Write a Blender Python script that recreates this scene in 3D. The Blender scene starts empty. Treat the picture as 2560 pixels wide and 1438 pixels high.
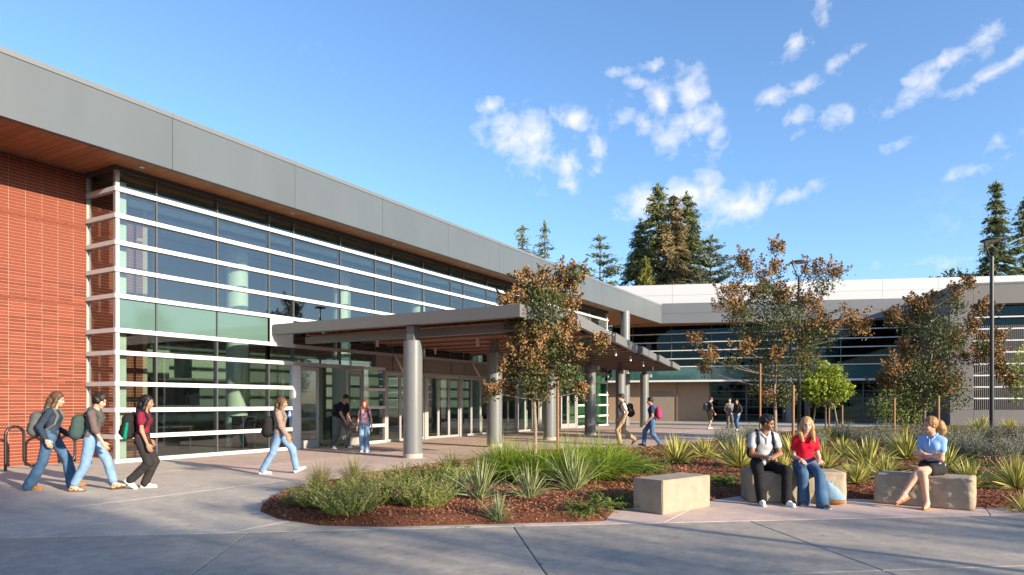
import bpy, bmesh, math, random
import numpy as np
from mathutils import Vector, Matrix
random.seed(7); np.random.seed(7)
R = math.radians
sc = bpy.context.scene
col = sc.collection

# ------------------------------------------------------------------ camera
# world axes: x runs along the glazed facade, y runs away from the plaza into the building, z up (metres)
TH = math.atan2(995, 1707)                       # angle between the facade and the viewing direction
cam = bpy.data.cameras.new('camera'); cam.lens = 24.0; cam.sensor_width = 36.0
cam.shift_y = 286 / 2560; cam.clip_start = 0.05; cam.clip_end = 3000
camo = bpy.data.objects.new('camera', cam); col.objects.link(camo)
camo.location = (0, 0, 1.5)
camo.rotation_euler = (R(90), 0, TH - R(90))
sc.camera = camo

# ------------------------------------------------------------------ sky, sun, exposure
SUN_EL = R(16.5)
SUN_TO = Vector((-0.15 * math.cos(SUN_EL), -0.9887 * math.cos(SUN_EL), math.sin(SUN_EL)))
sun = bpy.data.lights.new('sun', 'SUN'); sun.energy = 4.5; sun.angle = R(0.6); sun.color = (1.0, 0.85, 0.65)
suno = bpy.data.objects.new('sun', sun); col.objects.link(suno)
suno.location = (-10, -60, 40)
suno.rotation_euler = SUN_TO.to_track_quat('Z', 'Y').to_euler()
sc.view_settings.view_transform = 'Standard'; sc.view_settings.look = 'None'
sc.view_settings.exposure = 1.22; sc.view_settings.gamma = 1.0
sc.render.engine = 'CYCLES'
sc.cycles.use_denoising = True
sc.cycles.max_bounces = 9; sc.cycles.transparent_max_bounces = 24
sc.cycles.sample_clamp_indirect = 6.0
sc.cycles.caustics_reflective = False; sc.cycles.caustics_refractive = False

world = bpy.data.worlds.new('World'); sc.world = world; world.use_nodes = True
wn = world.node_tree.nodes; wl = world.node_tree.links; wn.clear()
def wnode(t, **k):
    n = wn.new(t)
    for a, b in k.items(): setattr(n, a, b)
    return n
def wmath(op, a, b=None, clamp=False):
    n = wnode('ShaderNodeMath', operation=op, use_clamp=clamp)
    for i, v in enumerate((a, b)):
        if v is None: continue
        if isinstance(v, (int, float)): n.inputs[i].default_value = v
        else: wl.new(v, n.inputs[i])
    return n.outputs[0]
sky = wnode('ShaderNodeTexSky', sky_type='NISHITA'); sky.sun_disc = False
sky.sun_elevation = SUN_EL; sky.sun_rotation = math.atan2(SUN_TO.x, SUN_TO.y)
sky.altitude = 0; sky.air_density = 1.0; sky.dust_density = 0.9; sky.ozone_density = 4.4
hsv = wnode('ShaderNodeHueSaturation'); hsv.inputs['Saturation'].default_value = 1.0; hsv.inputs['Value'].default_value = 1.0
wl.new(sky.outputs[0], hsv.inputs['Color'])
bg = wnode('ShaderNodeBackground'); bg.inputs['Strength'].default_value = 0.135
wl.new(hsv.outputs[0], bg.inputs['Color'])
# clouds: soft broken patches given by azimuth and rise, torn up by noise on the direction itself
tc = wnode('ShaderNodeTexCoord'); sep = wnode('ShaderNodeSeparateXYZ'); wl.new(tc.outputs['Generated'], sep.inputs[0])
az = wmath('ARCTAN2', sep.outputs['Y'], sep.outputs['X'])
hx = wmath('SQRT', wmath('ADD', wmath('MULTIPLY', sep.outputs['X'], sep.outputs['X']), wmath('MULTIPLY', sep.outputs['Y'], sep.outputs['Y'])))
rise = wmath('DIVIDE', sep.outputs['Z'], wmath('MAXIMUM', hx, 0.02))
cmb = wnode('ShaderNodeCombineXYZ'); wl.new(az, cmb.inputs[0]); wl.new(rise, cmb.inputs[1])
# (azimuth, rise, half width, half height, tilt in degrees, weight)
CLOUDS = [
    (0.5102, 0.3924, 0.0929, 0.0536, 0, 1.00),
    (0.4897, 0.3571, 0.0607, 0.0607, 0, 1.05),
    (0.4459, 0.3386, 0.0284, 0.0499, -10, 1.00),
    (0.4401, 0.4114, 0.0390, 0.0285, 0, 0.80),
    (0.5541, 0.4345, 0.0429, 0.0186, 0, 0.90),
    (0.5658, 0.4069, 0.0428, 0.0214, 0, 0.60),
    (0.4053, 0.3663, 0.0211, 0.0567, 0, 0.80),
    (0.3115, 0.4291, 0.0307, 0.0489, -8, 1.05),
    (0.2744, 0.4367, 0.0335, 0.0415, 0, 1.10),
    (0.3059, 0.3857, 0.0544, 0.0488, 0, 1.10),
    (0.2618, 0.3985, 0.0399, 0.0414, 0, 0.90),
    (0.3680, 0.4135, 0.0279, 0.0388, 0, 0.75),
    (0.3311, 0.3993, 0.0344, 0.0280, 0, 0.80),
    (0.2428, 0.3626, 0.0329, 0.0412, 0, 0.60),
    (0.3199, 0.2809, 0.0890, 0.0420, -5, 1.15),
    (0.2700, 0.2917, 0.0735, 0.0428, 0, 1.30),
    (0.2055, 0.2723, 0.0836, 0.0373, -10, 1.15),
    (0.1411, 0.2794, 0.0674, 0.0172, -12, 0.88),
    (0.1336, 0.4852, 0.0457, 0.0224, -35, 0.97),
    (0.0991, 0.5168, 0.0237, 0.0488, 0, 0.70),
    (0.1286, 0.4210, 0.0576, 0.0211, -20, 0.97),
    (0.1639, 0.4188, 0.0499, 0.0160, -20, 0.88),
    (0.0799, 0.4515, 0.0406, 0.0129, -30, 0.66),
    (0.1286, 0.3870, 0.0364, 0.0237, -15, 0.84),
    (0.0871, 0.3762, 0.0292, 0.0220, 0, 0.79),
    (0.1336, 0.3624, 0.0366, 0.0158, -12, 0.62),
    (-0.0447, 0.4210, 0.0555, 0.0204, -8, 0.84),
    (-0.0109, 0.3973, 0.0632, 0.0245, -20, 0.92),
    (0.0066, 0.3785, 0.0484, 0.0186, -15, 0.70),
    (-0.0811, 0.3917, 0.0529, 0.0141, -30, 0.75),
    (-0.0791, 0.4427, 0.0338, 0.0211, -30, 0.88),
    (-0.1081, 0.4053, 0.0278, 0.0127, -30, 0.75),
    (-0.0529, 0.3796, 0.0450, 0.0143, -5, 0.70),
    (0.3199, 0.4826, 0.0308, 0.0182, 0, 0.85),
    (0.3481, 0.4628, 0.0311, 0.0141, 0, 0.80),
    (0.3737, 0.4787, 0.0279, 0.0127, 0, 0.70),
    (0.0199, 0.3302, 0.0382, 0.0137, -15, 0.57),
    (-0.0691, 0.2835, 0.0440, 0.0130, -10, 0.53),
    (0.0110, 0.1732, 0.1297, 0.0162, -2, 0.55),
    (0.2865, 0.4693, 0.0404, 0.0278, 0, 0.60),
    (-0.0928, 0.3122, 0.0426, 0.0151, -15, 0.53),
    (0.5160, 0.2138, 0.0286, 0.0143, 0, 0.30),
]
acc = None
for (a, r_, w, h, rot, k) in CLOUDS:
    m = wnode('ShaderNodeMapping', vector_type='TEXTURE')
    m.inputs['Location'].default_value = (a, r_, 0); m.inputs['Rotation'].default_value = (0, 0, R(rot)); m.inputs['Scale'].default_value = (w, h, 1)
    wl.new(cmb.outputs[0], m.inputs['Vector'])
    g = wnode('ShaderNodeTexGradient', gradient_type='SPHERICAL'); wl.new(m.outputs[0], g.inputs[0])
    v = wmath('MULTIPLY', g.outputs['Fac'], k)
    acc = v if acc is None else wmath('MAXIMUM', acc, v)
mpn = wnode('ShaderNodeMapping'); mpn.inputs['Scale'].default_value = (1, 1, 1.15); wl.new(tc.outputs['Generated'], mpn.inputs[0])
n1 = wnode('ShaderNodeTexNoise'); n1.inputs['Scale'].default_value = 38; n1.inputs['Detail'].default_value = 9; n1.inputs['Roughness'].default_value = 0.58; n1.inputs['Distortion'].default_value = 0.3
n3 = wnode('ShaderNodeTexNoise'); n3.inputs['Scale'].default_value = 12; n3.inputs['Detail'].default_value = 3; wl.new(mpn.outputs[0], n3.inputs['Vector'])
n2 = wnode('ShaderNodeTexNoise'); n2.inputs['Scale'].default_value = 3.1; n2.inputs['Detail'].default_value = 2
wl.new(mpn.outputs[0], n1.inputs['Vector']); wl.new(tc.outputs['Generated'], n2.inputs['Vector'])
wide = wmath('MULTIPLY', wmath('SUBTRACT', n2.outputs['Fac'], 0.58), 1.3, clamp=True)       # thin broken cloud over the rest of the sky
dens = wmath('ADD', wmath('MAXIMUM', acc, wide), wmath('ADD', wmath('MULTIPLY', wmath('SUBTRACT', n1.outputs['Fac'], 0.5), 2.3), wmath('MULTIPLY', wmath('SUBTRACT', n3.outputs['Fac'], 0.5), 1.3)))
dens = wmath('MULTIPLY', wmath('SUBTRACT', dens, 0.24), 1.0, clamp=True)
dens = wmath('MULTIPLY', dens, wmath('MULTIPLY', wmath('MAXIMUM', acc, wide), 5.0, clamp=True))
dens = wmath('MULTIPLY', dens, 0.90)
bgc = wnode('ShaderNodeBackground'); bgc.inputs['Color'].default_value = (0.95, 0.95, 1.0, 1); bgc.inputs['Strength'].default_value = 0.48
mix = wnode('ShaderNodeMixShader'); wl.new(dens, mix.inputs[0]); wl.new(bg.outputs[0], mix.inputs[1]); wl.new(bgc.outputs[0], mix.inputs[2])
out = wnode('ShaderNodeOutputWorld'); wl.new(mix.outputs[0], out.inputs['Surface'])

# ------------------------------------------------------------------ helpers
def tag(o, label=None, cat=None, group=None, kind=None):
    if label: o['label'] = label
    if cat: o['category'] = cat
    if group: o['group'] = group
    if kind: o['kind'] = kind
    return o
def empty(name, loc=(0, 0, 0), label=None, cat=None, group=None, kind=None):
    o = bpy.data.objects.new(name, None); o.location = loc; o.empty_display_size = 0.2
    col.objects.link(o); return tag(o, label, cat, group, kind)
def child(o, parent):
    """parent o while its own coordinates stay world coordinates (for things that are not copied)"""
    o.parent = parent
    m = Matrix.Translation(parent.location)
    if parent.parent: m = Matrix.Translation(parent.location)
    o.matrix_parent_inverse = m.inverted()
    return o
def link(name, me, parent=None, world_space=True):
    o = bpy.data.objects.new(name, me); col.objects.link(o)
    if parent is not None:
        if world_space: child(o, parent)
        else: o.parent = parent
    return o
class MB:
    """collects polygons of ONE part"""
    def __init__(s): s.v = []; s.f = []; s.m = []
    def add(s, vs, fs, mi=0):
        b = len(s.v); s.v.extend([tuple(p) for p in vs]); s.f.extend([tuple(b + i for i in f) for f in fs]); s.m.extend([mi] * len(fs)); return s
    def box(s, x0, x1, y0, y1, z0, z1, mi=0, T=None):
        vs = [(x, y, z) for z in (z0, z1) for y in (y0, y1) for x in (x0, x1)]
        if T: vs = [T(*p) for p in vs]
        return s.add(vs, [(0, 2, 3, 1), (4, 5, 7, 6), (0, 1, 5, 4), (2, 6, 7, 3), (0, 4, 6, 2), (1, 3, 7, 5)], mi)
    def prism(s, poly, z0, z1, mi=0):
        n = len(poly)
        a = sum(poly[i][0] * poly[(i + 1) % n][1] - poly[(i + 1) % n][0] * poly[i][1] for i in range(n))
        if a < 0: poly = poly[::-1]
        vs = [(p[0], p[1], z0) for p in poly] + [(p[0], p[1], z1) for p in poly]
        fs = [tuple(range(n - 1, -1, -1)), tuple(range(n, 2 * n))] + [(i, (i + 1) % n, n + (i + 1) % n, n + i) for i in range(n)]
        return s.add(vs, fs, mi)
    def tube(s, path, rad, n=8, mi=0, cap=True):
        pts = [Vector(p) for p in path]; k = len(pts)
        if not isinstance(rad, (list, tuple)): rad = [rad] * k
        rings = []; up = None
        for i, p in enumerate(pts):
            d = (pts[min(i + 1, k - 1)] - pts[max(i - 1, 0)]).normalized()
            if up is None: up = Vector((0, 0, 1)) if abs(d.z) < .9 else Vector((1, 0, 0))
            a = d.cross(up)
            if a.length < 1e-5: a = d.orthogonal()
            a.normalize(); b = d.cross(a).normalized(); up = -b if False else b.cross(d) if False else up
            rings.append([p + (a * math.cos(t) + b * math.sin(t)) * rad[i] for t in [2 * math.pi * j / n for j in range(n)]])
        vs = [v for r_ in rings for v in r_]; fs = []
        for i in range(k - 1):
            for j in range(n):
                fs.append((i * n + j, i * n + (j + 1) % n, (i + 1) * n + (j + 1) % n, (i + 1) * n + j))
        if cap: fs.append(tuple(range(n - 1, -1, -1))); fs.append(tuple((k - 1) * n + j for j in range(n)))
        return s.add(vs, fs, mi)
    def cyl(s, x, y, z0, z1, r0, r1=None, n=24, mi=0):
        r1 = r0 if r1 is None else r1
        vs = [(x + r_ * math.cos(2 * math.pi * j / n), y + r_ * math.sin(2 * math.pi * j / n), z) for z, r_ in ((z0, r0), (z1, r1)) for j in range(n)]
        fs = [(j, (j + 1) % n, n + (j + 1) % n, n + j) for j in range(n)] + [tuple(range(n - 1, -1, -1)), tuple(range(n, 2 * n))]
        return s.add(vs, fs, mi)
    def mesh(s, name, mats, smooth=False):
        me = bpy.data.meshes.new(name); me.from_pydata(s.v, [], s.f)
        for m in (mats if isinstance(mats, (list, tuple)) else [mats]): me.materials.append(m)
        if len(me.materials) > 1: me.polygons.foreach_set('material_index', s.m)
        if smooth:
            me.polygons.foreach_set('use_smooth', [True] * len(me.polygons))
            try: me.set_sharp_from_angle(angle=R(40))
            except Exception: pass
        me.update(); return me
    def build(s, name, mats, parent=None, smooth=False, world_space=True):
        return link(name, s.mesh(name, mats, smooth), parent, world_space)
def npmesh(name, V, F, mats, mi=None, smooth=False):
    """mesh from arrays; F is (n,3) or (n,4)"""
    V = np.asarray(V, dtype=np.float32); F = np.asarray(F, dtype=np.int32)
    me = bpy.data.meshes.new(name); k = F.shape[1]
    me.vertices.add(len(V)); me.vertices.foreach_set('co', V.ravel())
    me.loops.add(F.size); me.loops.foreach_set('vertex_index', F.ravel())
    me.polygons.add(len(F)); me.polygons.foreach_set('loop_start', np.arange(0, F.size, k, dtype=np.int32))
    try: me.polygons.foreach_set('loop_total', np.full(len(F), k, dtype=np.int32))
    except Exception: pass
    for m in (mats if isinstance(mats, (list, tuple)) else [mats]): me.materials.append(m)
    if mi is not None: me.polygons.foreach_set('material_index', np.asarray(mi, dtype=np.int32))
    if smooth: me.polygons.foreach_set('use_smooth', np.ones(len(F), dtype=bool))
    me.update(calc_edges=True); me.validate(); return me
def copy_tree(o, parent=None):
    c = o.copy(); col.objects.link(c); c.parent = parent
    for ch in list(o.children): copy_tree(ch, c)
    return c

# ------------------------------------------------------------------ materials (all procedural)
MATS = {}
def pm(name, c, rough=0.6, metal=0.0, var=0.0, vs=4.0, bump=0.0, bs=60.0, spec=0.5, rnd=0.0, c2=None, stretch=None, coat=0.0, sss=0.0, objspace=False, transl=0.0, detail=5):
    """principled surface; var mixes towards c2 (or darker) by noise, rnd varies value from piece to piece"""
    m = bpy.data.materials.new(name); m.use_nodes = True; nt = m.node_tree; N = nt.nodes; L = nt.links
    b = N['Principled BSDF']; b.inputs['Base Color'].default_value = (*c, 1); b.inputs['Roughness'].default_value = rough
    b.inputs['Metallic'].default_value = metal; b.inputs['Specular IOR Level'].default_value = spec
    if coat: b.inputs['Coat Weight'].default_value = coat
    if sss:
        b.inputs['Subsurface Weight'].default_value = sss; b.inputs['Subsurface Radius'].default_value = (0.02, 0.008, 0.004)
    last = None
    if var or bump:
        if objspace: src = N.new('ShaderNodeTexCoord').outputs['Object']
        else: src = N.new('ShaderNodeNewGeometry').outputs['Position']
        if stretch:
            mp = N.new('ShaderNodeMapping'); mp.inputs['Scale'].default_value = stretch; L.new(src, mp.inputs[0]); src = mp.outputs[0]
    if var:
        n = N.new('ShaderNodeTexNoise'); n.inputs['Scale'].default_value = vs; n.inputs['Detail'].default_value = detail; n.inputs['Roughness'].default_value = 0.6; L.new(src, n.inputs['Vector'])
        cr = N.new('ShaderNodeMapRange'); cr.inputs[1].default_value = 0.3; cr.inputs[2].default_value = 0.7; cr.inputs[3].default_value = 0; cr.inputs[4].default_value = 1; L.new(n.outputs['Fac'], cr.inputs[0])
        mx = N.new('ShaderNodeMix'); mx.data_type = 'RGBA'; d = c2 if c2 else tuple(x * (1 - var) for x in c)
        mx.inputs[6].default_value = (*c, 1); mx.inputs[7].default_value = (*d, 1); L.new(cr.outputs[0], mx.inputs[0]); last = mx.outputs[2]
    if rnd:
        oi = N.new('ShaderNodeObjectInfo'); mr = N.new('ShaderNodeMapRange'); mr.inputs[3].default_value = 1 - rnd; mr.inputs[4].default_value = 1 + rnd; L.new(oi.outputs['Random'], mr.inputs[0])
        hs = N.new('ShaderNodeHueSaturation'); L.new(mr.outputs[0], hs.inputs['Value'])
        if last: L.new(last, hs.inputs['Color'])
        else: hs.inputs['Color'].default_value = (*c, 1)
        last = hs.outputs[0]
    if last: L.new(last, b.inputs['Base Color'])
    if bump:
        n2 = N.new('ShaderNodeTexNoise'); n2.inputs['Scale'].default_value = bs; n2.inputs['Detail'].default_value = 4; L.new(src, n2.inputs['Vector'])
        bp = N.new('ShaderNodeBump'); bp.inputs['Strength'].default_value = bump; bp.inputs['Distance'].default_value = 0.01; L.new(n2.outputs['Fac'], bp.inputs['Height']); L.new(bp.outputs[0], b.inputs['Normal'])
    if transl:
        o_ = N['Material Output']; tr = N.new('ShaderNodeBsdfTranslucent'); mxs = N.new('ShaderNodeMixShader'); mxs.inputs[0].default_value = transl
        if last: L.new(last, tr.inputs['Color'])
        else: tr.inputs['Color'].default_value = (*c, 1)
        L.new(b.outputs[0], mxs.inputs[1]); L.new(tr.outputs[0], mxs.inputs[2]); L.new(mxs.outputs[0], o_.inputs['Surface'])
    MATS[name] = m; return m
def glass_mat(name, tint, ior=1.8, rough=0.0, refl=(1, 1, 1)):
    m = bpy.data.materials.new(name); m.use_nodes = True; nt = m.node_tree; N = nt.nodes; L = nt.links; N.clear()
    o = N.new('ShaderNodeOutputMaterial'); t = N.new('ShaderNodeBsdfTransparent'); t.inputs[0].default_value = (*tint, 1)
    g = N.new('ShaderNodeBsdfGlossy'); g.inputs['Roughness'].default_value = rough; g.inputs['Color'].default_value = (*refl, 1)
    f = N.new('ShaderNodeFresnel'); f.inputs['IOR'].default_value = ior
    # slight waviness of float glass, so that reflections are not mirror straight
    ge = N.new('ShaderNodeNewGeometry'); nz = N.new('ShaderNodeTexNoise'); nz.inputs['Scale'].default_value = 0.9; nz.inputs['Detail'].default_value = 1; L.new(ge.outputs['Position'], nz.inputs['Vector'])
    bp = N.new('ShaderNodeBump'); bp.inputs['Strength'].default_value = 0.05; bp.inputs['Distance'].default_value = 0.03; L.new(nz.outputs['Fac'], bp.inputs['Height']); L.new(bp.outputs[0], g.inputs['Normal'])
    mx = N.new('ShaderNodeMixShader'); iv = N.new('ShaderNodeMath'); iv.operation = 'SUBTRACT'; iv.inputs[0].default_value = 1.0; L.new(ge.outputs['Backfacing'], iv.inputs[1])
    fm = N.new('ShaderNodeMath'); fm.operation = 'MULTIPLY'; L.new(f.outputs[0], fm.inputs[0]); L.new(iv.outputs[0], fm.inputs[1])      # the pane mirrors at its outer face only
    L.new(fm.outputs[0], mx.inputs[0]); L.new(t.outputs[0], mx.inputs[1]); L.new(g.outputs[0], mx.inputs[2]); L.new(mx.outputs[0], o.inputs['Surface'])
    MATS[name] = m; return m
def concrete(name, c, c2, blotch=0.5):
    m = bpy.data.materials.new(name); m.use_nodes = True; nt = m.node_tree; N = nt.nodes; L = nt.links; b = N['Principled BSDF']
    b.inputs['Roughness'].default_value = 0.82; b.inputs['Specular IOR Level'].default_value = 0.15
    ge = N.new('ShaderNodeNewGeometry')
    def noise(s, d, r_=0.6, dist=0.0):
        n = N.new('ShaderNodeTexNoise'); n.inputs['Scale'].default_value = s; n.inputs['Detail'].default_value = d; n.inputs['Roughness'].default_value = r_; n.inputs['Distortion'].default_value = dist; L.new(ge.outputs['Position'], n.inputs['Vector']); return n.outputs['Fac']
    def rng(v, a, b_, c_, d_):
        k = N.new('ShaderNodeMapRange'); L.new(v, k.inputs[0])
        for i, q in enumerate((a, b_, c_, d_)): k.inputs[i + 1].default_value = q
        return k.outputs[0]
    mx = N.new('ShaderNodeMix'); mx.data_type = 'RGBA'; mx.inputs[6].default_value = (*c, 1); mx.inputs[7].default_value = (*c2, 1)
    L.new(rng(noise(0.55, 6, 0.65, 0.6), 0.33, 0.68, 0, 1), mx.inputs[0])
    hs = N.new('ShaderNodeHueSaturation'); L.new(mx.outputs[2], hs.inputs['Color'])
    oi = N.new('ShaderNodeObjectInfo')
    f1 = rng(noise(5.5, 8, 0.7), 0.25, 0.75, 1 - blotch * 0.5, 1 + blotch * 0.5); f2 = rng(noise(140, 3), 0.3, 0.7, 0.9, 1.1); f3 = rng(oi.outputs['Random'], 0, 1, 0.90, 1.08); sp_ = rng(noise(9.0, 2, 0.5), 0.70, 0.75, 1.0, 0.62); st_ = rng(noise(0.9, 9, 0.75, 1.5), 0.56, 0.70, 1.0, 0.80)
    a = N.new('ShaderNodeMath'); a.operation = 'MULTIPLY'; L.new(f1, a.inputs[0]); L.new(f2, a.inputs[1])
    a2 = N.new('ShaderNodeMath'); a2.operation = 'MULTIPLY'; L.new(a.outputs[0], a2.inputs[0]); L.new(f3, a2.inputs[1]); a3 = N.new('ShaderNodeMath'); a3.operation = 'MULTIPLY'; L.new(sp_, a3.inputs[0]); L.new(st_, a3.inputs[1]); a4 = N.new('ShaderNodeMath'); a4.operation = 'MULTIPLY'; L.new(a2.outputs[0], a4.inputs[0]); L.new(a3.outputs[0], a4.inputs[1]); L.new(a4.outputs[0], hs.inputs['Value'])
    L.new(hs.outputs[0], b.inputs['Base Color'])
    bp = N.new('ShaderNodeBump'); bp.inputs['Strength'].default_value = 0.25; bp.inputs['Distance'].default_value = 0.004; L.new(noise(90, 5), bp.inputs['Height']); L.new(bp.outputs[0], b.inputs['Normal'])
    MATS[name] = m; return m

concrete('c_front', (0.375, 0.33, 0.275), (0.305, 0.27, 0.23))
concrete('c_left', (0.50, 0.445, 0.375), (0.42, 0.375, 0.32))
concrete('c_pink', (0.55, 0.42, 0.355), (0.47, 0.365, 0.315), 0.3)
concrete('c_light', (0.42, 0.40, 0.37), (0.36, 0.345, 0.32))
pm('ground', (0.10, 0.095, 0.07), 0.95, var=0.5, vs=0.4)
pm('joint', (0.10, 0.095, 0.09), 0.95, var=0.3, vs=9)
pm('mulch', (0.20, 0.08, 0.042), 0.95, var=0.6, vs=26, bump=0.9, bs=70, spec=0.15)
pm('chip', (0.40, 0.17, 0.095), 0.9, var=0.7, vs=16, spec=0.15, c2=(0.16, 0.06, 0.034))
pm('brick', (0.205, 0.052, 0.032), 0.85, var=0.28, vs=14, bump=0.25, bs=120, spec=0.2, rnd=0.22, c2=(0.165, 0.04, 0.024))
pm('mortar', (0.42, 0.30, 0.215), 0.95, var=0.2, vs=20)
pm('fascia', (0.092, 0.109, 0.12), 0.42, 0.0, var=0.14, vs=0.5, stretch=(1.6, 1, 0.35), spec=0.5, coat=0.05, rnd=0.03)
pm('coping', (0.13, 0.14, 0.145), 0.4, spec=0.5)
pm('darkmetal', (0.06, 0.063, 0.066), 0.5)
pm('wood', (0.40, 0.175, 0.078), 0.55, var=0.35, vs=3.0, stretch=(14, 0.7, 4), rnd=0.10, spec=0.3)
pm('slat', (0.42, 0.155, 0.08), 0.6, var=0.35, vs=3.0, stretch=(0.7, 14, 4), rnd=0.12, spec=0.3)
pm('alu', (0.62, 0.62, 0.61), 0.38, 0.0, spec=0.6, var=0.04, vs=0.7)
pm('frame', (0.36, 0.355, 0.345), 0.4, 0.15, spec=0.5)
pm('mull', (0.085, 0.09, 0.095), 0.4, 0.2)
pm('whitepanel', (0.70, 0.68, 0.62), 0.5)
pm('greypanel', (0.22, 0.205, 0.19), 0.5, rnd=0.02)
pm('canopy', (0.15, 0.15, 0.148), 0.42, spec=0.5, var=0.06, vs=0.8)
pm('canopyedge', (0.165, 0.167, 0.165), 0.42, spec=0.5, var=0.06, vs=0.8)
pm('column', (0.145, 0.155, 0.16), 0.38, spec=0.5, var=0.05, vs=1.0, coat=0.1)
pm('pedestal', (0.42, 0.37, 0.32), 0.9, var=0.2, vs=8)
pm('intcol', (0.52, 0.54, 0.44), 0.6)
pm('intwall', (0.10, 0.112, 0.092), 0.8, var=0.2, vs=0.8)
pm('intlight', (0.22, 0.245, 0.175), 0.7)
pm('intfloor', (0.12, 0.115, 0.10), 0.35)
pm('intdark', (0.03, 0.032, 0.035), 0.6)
pm('spandrel', (0.085, 0.15, 0.125), 0.12, spec=0.8, coat=0.6)
pm('steel', (0.75, 0.75, 0.74), 0.25, 0.9)
pm('black', (0.012, 0.012, 0.013), 0.35, spec=0.5)
pm('lampdark', (0.018, 0.024, 0.03), 0.4, spec=0.5)
pm('lens', (0.62, 0.66, 0.68), 0.3)
pm('signblue', (0.03, 0.10, 0.42), 0.5)
pm('signwhite', (0.8, 0.8, 0.8), 0.5)
pm('bluegrey', (0.125, 0.135, 0.15), 0.45, var=0.04, vs=0.5, rnd=0.012)
pm('roofwhite', (0.47, 0.48, 0.50), 0.5, rnd=0.012)
pm('taupe', (0.135, 0.126, 0.122), 0.55, var=0.06, vs=0.8, rnd=0.012)
pm('beige', (0.31, 0.22, 0.15), 0.85, var=0.08, vs=3)
pm('beigegrey', (0.21, 0.175, 0.145), 0.85, var=0.08, vs=3)
pm('tealspandrel', (0.03, 0.09, 0.09), 0.1, spec=0.8, coat=0.5)
pm('stone', (0.35, 0.29, 0.22), 0.85, var=0.22, vs=6, bump=0.25, bs=40, spec=0.2)
pm('stonerough', (0.37, 0.305, 0.23), 0.92, var=0.25, vs=8, bump=0.8, bs=22, spec=0.15)
glass_mat('glass', (0.78, 0.86, 0.84), 2.25)
glass_mat('glassdark', (0.34, 0.42, 0.46), 2.3)
glass_mat('glassgreen', (0.50, 0.74, 0.64), 1.6)

# ------------------------------------------------------------------ ground and pavement
g = MB().box(-400, 400, -400, 400, -0.6, -0.12).build('ground', MATS['ground']); tag(g, kind='structure')
plaza = MB().box(-22, 58, -22, 40, -0.118, -0.016).build('plaza', MATS['joint']); tag(plaza, kind='structure')
def clip(poly, px, py, nx, ny):
    """keep the side of the line through (px,py) that (nx,ny) points to"""
    out_ = []
    for i in range(len(poly)):
        a, b = poly[i], poly[(i + 1) % len(poly)]
        da = (a[0] - px) * nx + (a[1] - py) * ny; db = (b[0] - px) * nx + (b[1] - py) * ny
        if da >= 0: out_.append(a)
        if (da >= 0) != (db >= 0):
            t = da / (da - db); out_.append((a[0] + t * (b[0] - a[0]), a[1] + t * (b[1] - a[1])))
    return out_
def area(p): return abs(sum(p[i][0] * p[(i + 1) % len(p)][1] - p[(i + 1) % len(p)][0] * p[i][1] for i in range(len(p)))) / 2
def slab(poly, mat):
    if len(poly) < 3 or area(poly) < 0.05: return
    mb = MB(); n = len(poly); cx = sum(p[0] for p in poly) / n; cy = sum(p[1] for p in poly) / n
    a = sum(poly[i][0] * poly[(i + 1) % n][1] - poly[(i + 1) % n][0] * poly[i][1] for i in range(n))
    if a < 0: poly = poly[::-1]
    inn = []
    for p in poly:                                     # rounded arris: top face slightly smaller
        d = math.hypot(p[0] - cx, p[1] - cy); k = 1 - 0.012 / max(d, .05); inn.append((cx + (p[0] - cx) * k, cy + (p[1] - cy) * k))
    mb.add([(p[0], p[1], -0.10) for p in poly] + [(p[0], p[1], -0.006) for p in poly] + [(p[0], p[1], 0.0) for p in inn],
           [(i, (i + 1) % n, n + (i + 1) % n, n + i) for i in range(n)] + [(n + i, n + (i + 1) % n, 2 * n + (i + 1) % n, 2 * n + i) for i in range(n)] + [tuple(range(2 * n, 3 * n))])
    return mb.build('slab', MATS[mat], plaza)
L0 = Vector((5.26, 6.57)); D0 = Vector((6.72, -8.79)).normalized(); N0 = Vector((-D0.y, D0.x))   # seam between grey front slabs and the rest
J = 0.006
def fp(t, s_): p = L0 + D0 * t - N0 * s_; return (p.x, p.y)
edges = [-15.2, -12.1, -9.0, -6.0, -3.0, 0.0, 3.06, 6.06, 9.1, 12.1, 15.1, 18.1, 21.2]
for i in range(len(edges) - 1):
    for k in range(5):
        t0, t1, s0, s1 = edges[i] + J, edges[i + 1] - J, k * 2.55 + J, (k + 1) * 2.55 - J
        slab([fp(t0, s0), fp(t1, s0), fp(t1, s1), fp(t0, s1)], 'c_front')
def behind(poly): return clip(poly, L0.x + N0.x * J, L0.y + N0.y * J, N0.x, N0.y)
PA, PB = Vector((11.21, 17.08)), Vector((9.1, 10.2))                                             # seam between pale walk and pink court
ND = Vector((PB - PA).normalized()); NP = Vector((-ND.y, ND.x))
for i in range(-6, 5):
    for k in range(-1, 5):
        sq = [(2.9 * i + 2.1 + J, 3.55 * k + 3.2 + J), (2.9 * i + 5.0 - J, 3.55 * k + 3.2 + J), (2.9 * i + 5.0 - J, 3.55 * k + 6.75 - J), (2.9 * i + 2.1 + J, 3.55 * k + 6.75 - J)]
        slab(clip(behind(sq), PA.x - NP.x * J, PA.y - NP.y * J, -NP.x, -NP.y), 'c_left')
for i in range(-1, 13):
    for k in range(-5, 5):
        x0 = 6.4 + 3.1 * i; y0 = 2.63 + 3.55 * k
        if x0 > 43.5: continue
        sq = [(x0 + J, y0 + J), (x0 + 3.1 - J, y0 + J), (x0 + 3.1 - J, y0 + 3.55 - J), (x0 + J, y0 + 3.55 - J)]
        slab(clip(behind(sq), PA.x + NP.x * J, PA.y + NP.y * J, NP.x, NP.y), 'c_pink' if x0 < 40 else 'c_light')
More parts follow.
